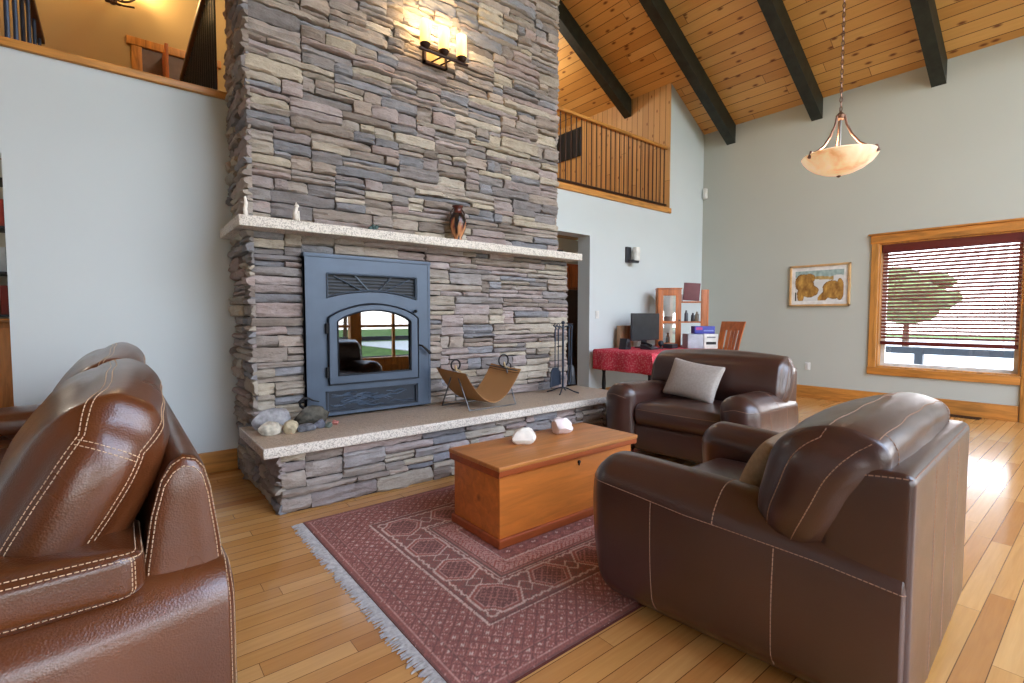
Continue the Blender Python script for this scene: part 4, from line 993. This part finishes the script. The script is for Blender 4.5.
# draped cloth: a top sheet and four hanging skirts with folds, closed thickness
def cloth():
    nx_,ny_=60,40; ov=.29; V=[];F=[]
    xs_=np.linspace(DX0-ov,7.0,nx_+1); ys_=np.linspace(DY0-ov,DY1+.04,ny_+1)
    for x in xs_:
        for y in ys_:
            ox=max(0,DX0-.012-x); oy=max(0,DY0-.012-y); X=max(x,DX0-.012); Y=max(y,DY0-.012); z=.786
            d=max(ox,oy); z-=d
            if ox>0: X-=.012+.018*math.sin(y*17)*ox/ov+.05*ox
            if oy>0: Y-=.012+.018*math.sin(x*15)*oy/ov+.05*oy
            if ox>0 and oy>0:
                k=min(ox,oy); X-=.25*k; Y-=.25*k; z-=.10*k
            V.append((X,Y,z))
    for i in range(nx_):
        for j in range(ny_):
            a=i*(ny_+1)+j; F.append((a,a+ny_+1,a+ny_+2,a+1))
    return V,F
V,F=cloth(); co=MB().add(V,F).build('tablecloth',M['redcloth'],smooth=60)
sm=co.modifiers.new('thick','SOLIDIFY'); sm.thickness=.003; sm.offset=1
tag(co,'red paisley cloth draped over the writing desk','tablecloth')
co['label']='red patterned cloth draped over the left end of the writing desk'
ZT=.792
mo_=thing('computer_monitor','dark flat computer monitor standing on the red cloth','monitor',(6.2,4.5,ZT))
MB().rbox(5.83,6.50,4.47,4.50,.90,1.305,.006).build('housing',M['darkplastic'],mo_); MB().box(5.845,6.485,4.466,4.471,.915,1.29).build('screen',M['screen'],mo_)
MB().rbox(6.12,6.22,4.49,4.53,ZT+.01,1.0,.008).rbox(6.04,6.30,4.42,4.58,ZT,ZT+.014,.005).build('stand',M['darkplastic'],mo_)
cbx=MB().rbox(5.84,6.17,4.70,4.76,ZT,1.12,.004); t=thing('cardboard_box','brown cardboard box leaning against the wall behind the monitor','box',(6.0,4.73,ZT)); cbx.build('carton',M['card'],t); MB().box(5.98,6.03,4.697,4.70,ZT,1.12).build('tape',plain('tan_tape',(190,160,120),.4),t)
spk=thing('desk_speaker','small black speaker at the left end of the desk','speaker',(5.62,4.45,ZT)); MB().prism([(5.57,ZT),(5.69,ZT),(5.67,.93),(5.60,.945)],1,4.38,4.50).build('cabinet',M['darkplastic'],spk,30); MB().lathe([(.035,-.004),(.04,0),(.01,.004)],(5.63,4.378,.86),16,1).build('cone',M['black'],spk)
ph=thing('desk_telephone','dark telephone with raised handset on the red cloth','telephone',(5.9,4.22,ZT)); MB().prism([(4.12,ZT),(4.30,ZT),(4.30,.86),(4.12,.815)],0,5.80,5.98).build('base',M['darkplastic'],ph,30); MB().tube([(5.82,4.13,.845),(5.82,4.20,.875),(5.82,4.29,.885)],[.022,.014,.022],8).build('handset',M['black'],ph)
clk=thing('web_camera','small round dark camera on a stub base beside the telephone','camera',(6.15,4.2,ZT)); MB().lathe([(.04,ZT),(.04,ZT+.012),(.012,ZT+.02),(.012,ZT+.04)],(6.15,4.2,0),16).build('base',M['darkplastic'],clk); MB().ball((6.15,4.2,ZT+.075),.045,2).build('head',M['insert2'],clk)
rt=thing('black_router','black box with blinking front lying beside the round camera','router',(6.32,4.15,ZT)); MB().rbox(6.26,6.40,4.08,4.24,ZT,ZT+.065,.006).build('case',M['darkplastic'],rt); MB().box(6.28,6.38,4.078,4.081,ZT+.02,ZT+.03).build('light_strip',M['steel'],rt)
# hutch, standing across the room corner
HM=Matrix.Translation((6.80,4.27,0))@Matrix.Rotation(math.radians(-47),4,'Z')
hu=thing('desk_hutch','cherry wood desk hutch with glazed door and open shelves','hutch',(6.80,4.27,ZT))
H0,H1,HY0,HY1,HZ=-.37,.39,0.,.22,1.70; HD=H0+.345
def hb_(x0,x1,y0,y1,z0,z1,r=.003): return MB().rbox(x0,x1,y0,y1,z0,z1,r,HM)
for x,zt in ((H0,HZ-.02),(HD-.02,HZ-.02),(H1-.03,HZ-.03)): hb_(x,x+.03,HY0+.005,HY1,ZT,zt).build('side_panel',M['hutch'],hu)
hb_(H0-.01,HD+.02,HY0-.01,HY1,HZ-.02,HZ).build('top',M['hutch'],hu)
hb_(H1-.11,H1-.03,HY0+.004,HY0+.03,ZT,HZ-.03).build('front_stile',M['hutch'],hu)
for z in (1.16,1.47): hb_(HD+.01,H1-.03,HY0+.01,HY1,z,z+.022).build('shelf',M['hutch'],hu)
for z in (ZT,1.16): hb_(H0+.03,HD-.02,HY0+.02,HY1,z,z+.02).build('shelf',M['hutch'],hu)
d=MB()
for b in ((H0+.002,H0+.085,ZT+.005,HZ-.025),(HD-.075,HD+.008,ZT+.005,HZ-.025),(H0+.08,HD-.07,ZT+.005,ZT+.06),(H0+.08,HD-.07,HZ-.12,HZ-.025),(H0+.08,HD-.07,1.15,1.19)): d.rbox(b[0],b[1],HY0-.018,HY0,b[2],b[3],.003,HM)
dd=d.build('glazed_door',M['hutch'],hu); MB().box(H0+.075,HD-.065,HY0-.010,HY0-.006,ZT+.05,HZ-.11,HM).build('pane',M['glass'],dd); MB().ball(xf(HM,[(HD-.02,HY0-.028,1.2)])[0],.012,2).build('knob',M['black'],dd)
def hp(x,y): p=xf(HM,[(x,y,0)])[0]; return (p[0],p[1],0)
dcup=MB().lathe([(.03,ZT+.021),(.035,ZT+.05),(.03,ZT+.14),(.012,ZT+.18),(.02,ZT+.21)],hp(H0+.18,.11),16); tag(dcup.build('dark_figurine',M['black'],smooth=50),'dark ornament behind the lower glass of the hutch door','ornament')
dbw=MB().lathe([(.03,1.181),(.06,1.20),(.085,1.25),(.088,1.26),(.08,1.26),(.05,1.21)],hp(H0+.17,.115),20); tag(dbw.build('glass_bowl',plain('smoky_bowl',(150,156,160),.2),smooth=50),'smoky grey bowl behind the upper glass of the hutch door','bowl')
fo=MB().rbox(-.12,.12,-.02,.02,0,.27,.004,HM@Matrix.Translation((.135,.05,1.504))@Matrix.Rotation(.07,4,'Y')); tag(fo.build('maroon_binder',M['maroon'],smooth=40),'maroon binder standing on the top shelf of the hutch','binder')
gb=MB().rbox(-.012,.012,.03,.17,1.493,1.60,.004,HM); tag(gb.build('grey_book',plain('grey_cover',(132,116,116),.6),smooth=40),'grey book left of the maroon binder on the hutch','book')
for i,(x,c,hh) in enumerate(((.08,(70,74,84),.17),(.18,(50,48,50),.13),(.24,(150,140,120),.15))):
    q=MB().lathe([(.028,1.183),(.03,1.19),(.028,1.183+hh*.7),(.014,1.183+hh*.85),(.014,1.183+hh)],hp(x,.10),14)
    tag(q.build('small_bottle',plain('bottle_%s'%'abc'[i],c,.3),smooth=50),['slate grey bottle on the middle shelf of the hutch','short black bottle on the middle shelf of the hutch','tan bottle at the right of the middle hutch shelf'][i],'bottle','bottles on the hutch')
prn=thing('desk_printer','white and silver printer on the desk under the hutch shelf','printer',(6.72,3.94,.79))
prn.matrix_basis=Matrix.Translation((6.72,3.94,.79))
PM=Matrix.Translation((6.72,3.94,0))@Matrix.Rotation(math.radians(-42),4,'Z')
prn.location=(6.72,3.94,.79)
MB().rbox(-.20,.03,-.14,.14,.789,1.00,.01,PM,3).build('cabinet',plain('silver_plastic',(176,182,194),.4),prn); MB().rbox(.03,.23,-.15,.14,.789,1.005,.01,PM,3).build('front_panel',M['white'],prn)
MB().box(.06,.20,-.155,-.145,.85,.89,PM).build('paper_slot',M['black'],prn); MB().box(.07,.19,-.157,-.145,.945,.965,PM).build('control_strip',plain('grey_strip',(120,124,130),.4),prn)
bbx=thing('blue_box','blue and purple cardboard box resting on the printer','box',(6.72,3.94,1.006))
MB().rbox(-.09,.20,-.10,.08,1.0065,1.115,.004,PM).build('carton',plain('blue_card',(58,66,168),.5),bbx); MB().box(-.07,.02,-.103,-.099,1.06,1.10,PM).build('red_patch',plain('magenta_print',(176,60,130),.5),bbx); MB().box(.04,.18,-.103,-.099,1.04,1.06,PM).build('pale_band',plain('pale_blue_print',(130,150,220),.5),bbx)
# slatted wooden chair
wc=thing('desk_chair','wooden chair with slotted curved back beside the desk','chair',(6.53,3.60,0),math.radians(72),local=True)
MB().rbox(-.22,.22,-.21,.21,.43,.46,.012,None,3).build('seat',M['hutch'],wc)
for x in (-.19,.19):
    MB().tube([(x,.18,0),(x,.18,.43)],[.016,.02],8).build('leg',M['hutch'],wc); MB().tube([(x,-.22,0),(x,-.19,.43)],[.016,.02],8).build('leg',M['hutch'],wc)
bk=MB()
def bp(u,z): return (u, -.19-.16*(max(0,z-.45)/.73)**1.4-.03*(1-(u/.2)**2), z)
def slat(u0,u1,z0,z1,n=8):
    V=[];F=[]
    for s in (0,.018):
        for i in range(n+1):
            for k in range(3):
                z=z0+(z1-z0)*i/n; u=u0+(u1-u0)*k/2; w=.86+.22*(z-.45)/.73; p=bp(u*w,z); V.append((p[0],p[1]-s,p[2]))
    q=(n+1)*3
    for s in (0,1):
        for i in range(n):
            for k in range(2): a=s*q+i*3+k; F.append((a,a+3,a+4,a+1))
    for i in range(n): F+=[(i*3,i*3+3,q+i*3+3,q+i*3),(i*3+2,q+i*3+2,q+i*3+5,i*3+5)]
    F+=[(0,1,q+1,q),(1,2,q+2,q+1),(n*3,q+n*3,q+n*3+1,n*3+1),(n*3+1,q+n*3+1,q+n*3+2,n*3+2)]
    bk.add(V,F)
slat(-.2,.2,1.06,1.185,4); slat(-.2,-.125,.44,1.06); slat(.125,.2,.44,1.06)
for u in (-.088,-.022,.044): slat(u,u+.044,.44,1.06)
bk.build('backrest',M['hutch'],wc,40)
wc.location=(6.53,3.60,.001)

# ------------------------------------------------------------------ outdoors
struct('floor_lawn',MB().box(-40,60,-60,60,-.6,-.5),M['lawn'])
struct('floor_deck',MB().box(XF+.2,XF+3.2,-4,6,-.3,-.02).box(XL,XF+.2,YB-3.2,YB-.2,-.3,-.02),M['deck'])
struct('floor_drive',MB().box(XF+3.3,XF+45,-25,40,-.49,-.47),M['snow'])
def out_rail(p,q,lab):
    t=thing('deck_railing',lab,'railing',((p[0]+q[0])/2,(p[1]+q[1])/2,0),0,'deck railings'); d=np.array(q)-np.array(p); L=np.hypot(*d); a=math.atan2(d[1],d[0])
    Mx=Matrix.Translation((p[0],p[1],-.02))@Matrix.Rotation(a,4,'Z')
    MB().box(0,L,-.045,.045,.60,.72,Mx).build('top_rail',M['railpaint'],t); MB().box(0,L,-.02,.02,.1,.16,Mx).build('bottom_rail',M['railpaint'],t)
    k=.4
    while k<L: MB().box(k-.06,k+.06,-.06,.06,0,.72,Mx).build('post',M['railpaint'],t); k+=1.8
out_rail((XF+3.0,-3.5),(XF+3.0,5.4),'dark deck railing outside the right-hand window')
out_rail((XL,YB-3.0),(XF,YB-3.0),'dark deck railing beyond the front windows')
def tree(x,y,hh,r,lab,sd):
    t=thing('garden_tree',lab,'tree',(x,y,-.5),0,'trees outside')
    MB().tube([(x,y,-.5),(x+.1,y,hh*.45)],[.18,.1],8).build('trunk',M['bark'],t)
    f=MB()
    for k in range(7):
        a=k*2.4; f.ball((x+r*.5*math.cos(a)*(k>0),y+r*.5*math.sin(a)*(k>0),hh*(.42+.09*k)),(r*.7,r*.7,hh*.17),2,.5,2.2,sd+k)
    f.build('crown',M['leaf'],t,0)
tree(XF+26,7.6,3.6,2.0,'bushy green tree outside, behind the left half of the blind',1)
tree(XF+30,15,4.0,1.8,'smaller green tree outside at the left edge of the window',4)
for i,(x,y,hh) in enumerate(((-14,-24,6),(-5,-28,7),(4,-24,6.5),(13,-28,7.5),(22,-23,6))): tree(x,y,hh,3.2,['broad tree far out front, westmost','tall tree out front, second from the west','broad tree out front, middle of the row','tallest tree out front, second from the east','broad tree out front, eastmost'][i],9+i*3)

# ------------------------------------------------------------------ light
w=bpy.data.worlds.new('daylight'); bpy.context.scene.world=w; w.use_nodes=True; nt=w.node_tree; bg=nt.nodes['Background']
tc=nt.nodes.new('ShaderNodeTexCoord'); sx=nt.nodes.new('ShaderNodeSeparateXYZ'); nt.links.new(tc.outputs['Generated'],sx.inputs[0])
cr=nt.nodes.new('ShaderNodeValToRGB'); nt.links.new(sx.outputs[2],cr.inputs[0])
cr.color_ramp.elements[0].position=0; cr.color_ramp.elements[0].color=rgba((250,250,250)); cr.color_ramp.elements[1].position=.7; cr.color_ramp.elements[1].color=rgba((190,215,250))
nt.links.new(cr.outputs[0],bg.inputs[0]); bg.inputs[1].default_value=7.4
def area(name,loc,rot,sx_,sy_,e=0,portal=False,col=(1,1,1)):
    l=bpy.data.lights.new(name,'AREA'); l.shape='RECTANGLE'; l.size=sx_; l.size_y=sy_; l.energy=e; l.color=col
    if portal: l.cycles.is_portal=True
    o=bpy.data.objects.new(name,l); C.objects.link(o); o.location=loc; o.rotation_euler=rot; return o
area('window_portal',((XL+XF)/2,YB-.2,3.9),(PI/2,0,0),XF-XL,7.6,portal=True)
area('window_portal',(XF+.25,(WY0+WY1)/2,1.4),(0,PI/2,0),1.75,1.45,portal=True)
def point(loc,e,col,r=.05,nm='point_light'):
    l=bpy.data.lights.new(nm,'POINT'); l.energy=e; l.color=col; l.shadow_soft_size=r; o=bpy.data.objects.new(nm,l); C.objects.link(o); o.location=loc
for x in (2.075,2.255,2.435): point((x,3.78,3.77),4.2,(1,.68,.34),.03)
point((LX,LY,2.62),18,(1,.82,.6),.1)
for s in (-1,1): point((.09+s*.26,YY-.18,5.84),26,(1,.66,.3),.06)
point((1.5,7.0,6.2),60,(1,.8,.5),.2)  # bare fill point in the loft, no fixture built
point((5.6,6.3,2.5),10,(1,.75,.5),.1); point((-1.6,5.6,2.5),16,(1,.9,.75),.1)  # hall and left opening filled by bare points, no fixtures
point((5.6,6.8,5.4),30,(1,.9,.75),.15)  # fill point behind the balcony rail, without a lamp

# ------------------------------------------------------------------ camera and view
cam=bpy.data.cameras.new('camera'); co_=bpy.data.objects.new('camera',cam); C.objects.link(co_)
cam.sensor_width=36; cam.lens=491/1024*36; cam.clip_start=.05; cam.clip_end=200
co_.location=(0,0,1.25); co_.rotation_euler=(math.radians(90-2.857),0,math.radians(51.215-90))
s=bpy.context.scene; s.camera=co_
s.view_settings.view_transform='Standard'; s.view_settings.look='None'; s.view_settings.gamma=1; s.view_settings.use_curve_mapping=False; s.view_settings.exposure=.58
s.cycles.max_bounces=8; s.cycles.diffuse_bounces=5; s.cycles.glossy_bounces=4; s.cycles.transparent_max_bounces=12
s.cycles.use_denoising=True; s.cycles.sample_clamp_indirect=6
for o in bpy.data.objects:
    if '_local' in o: del o['_local']
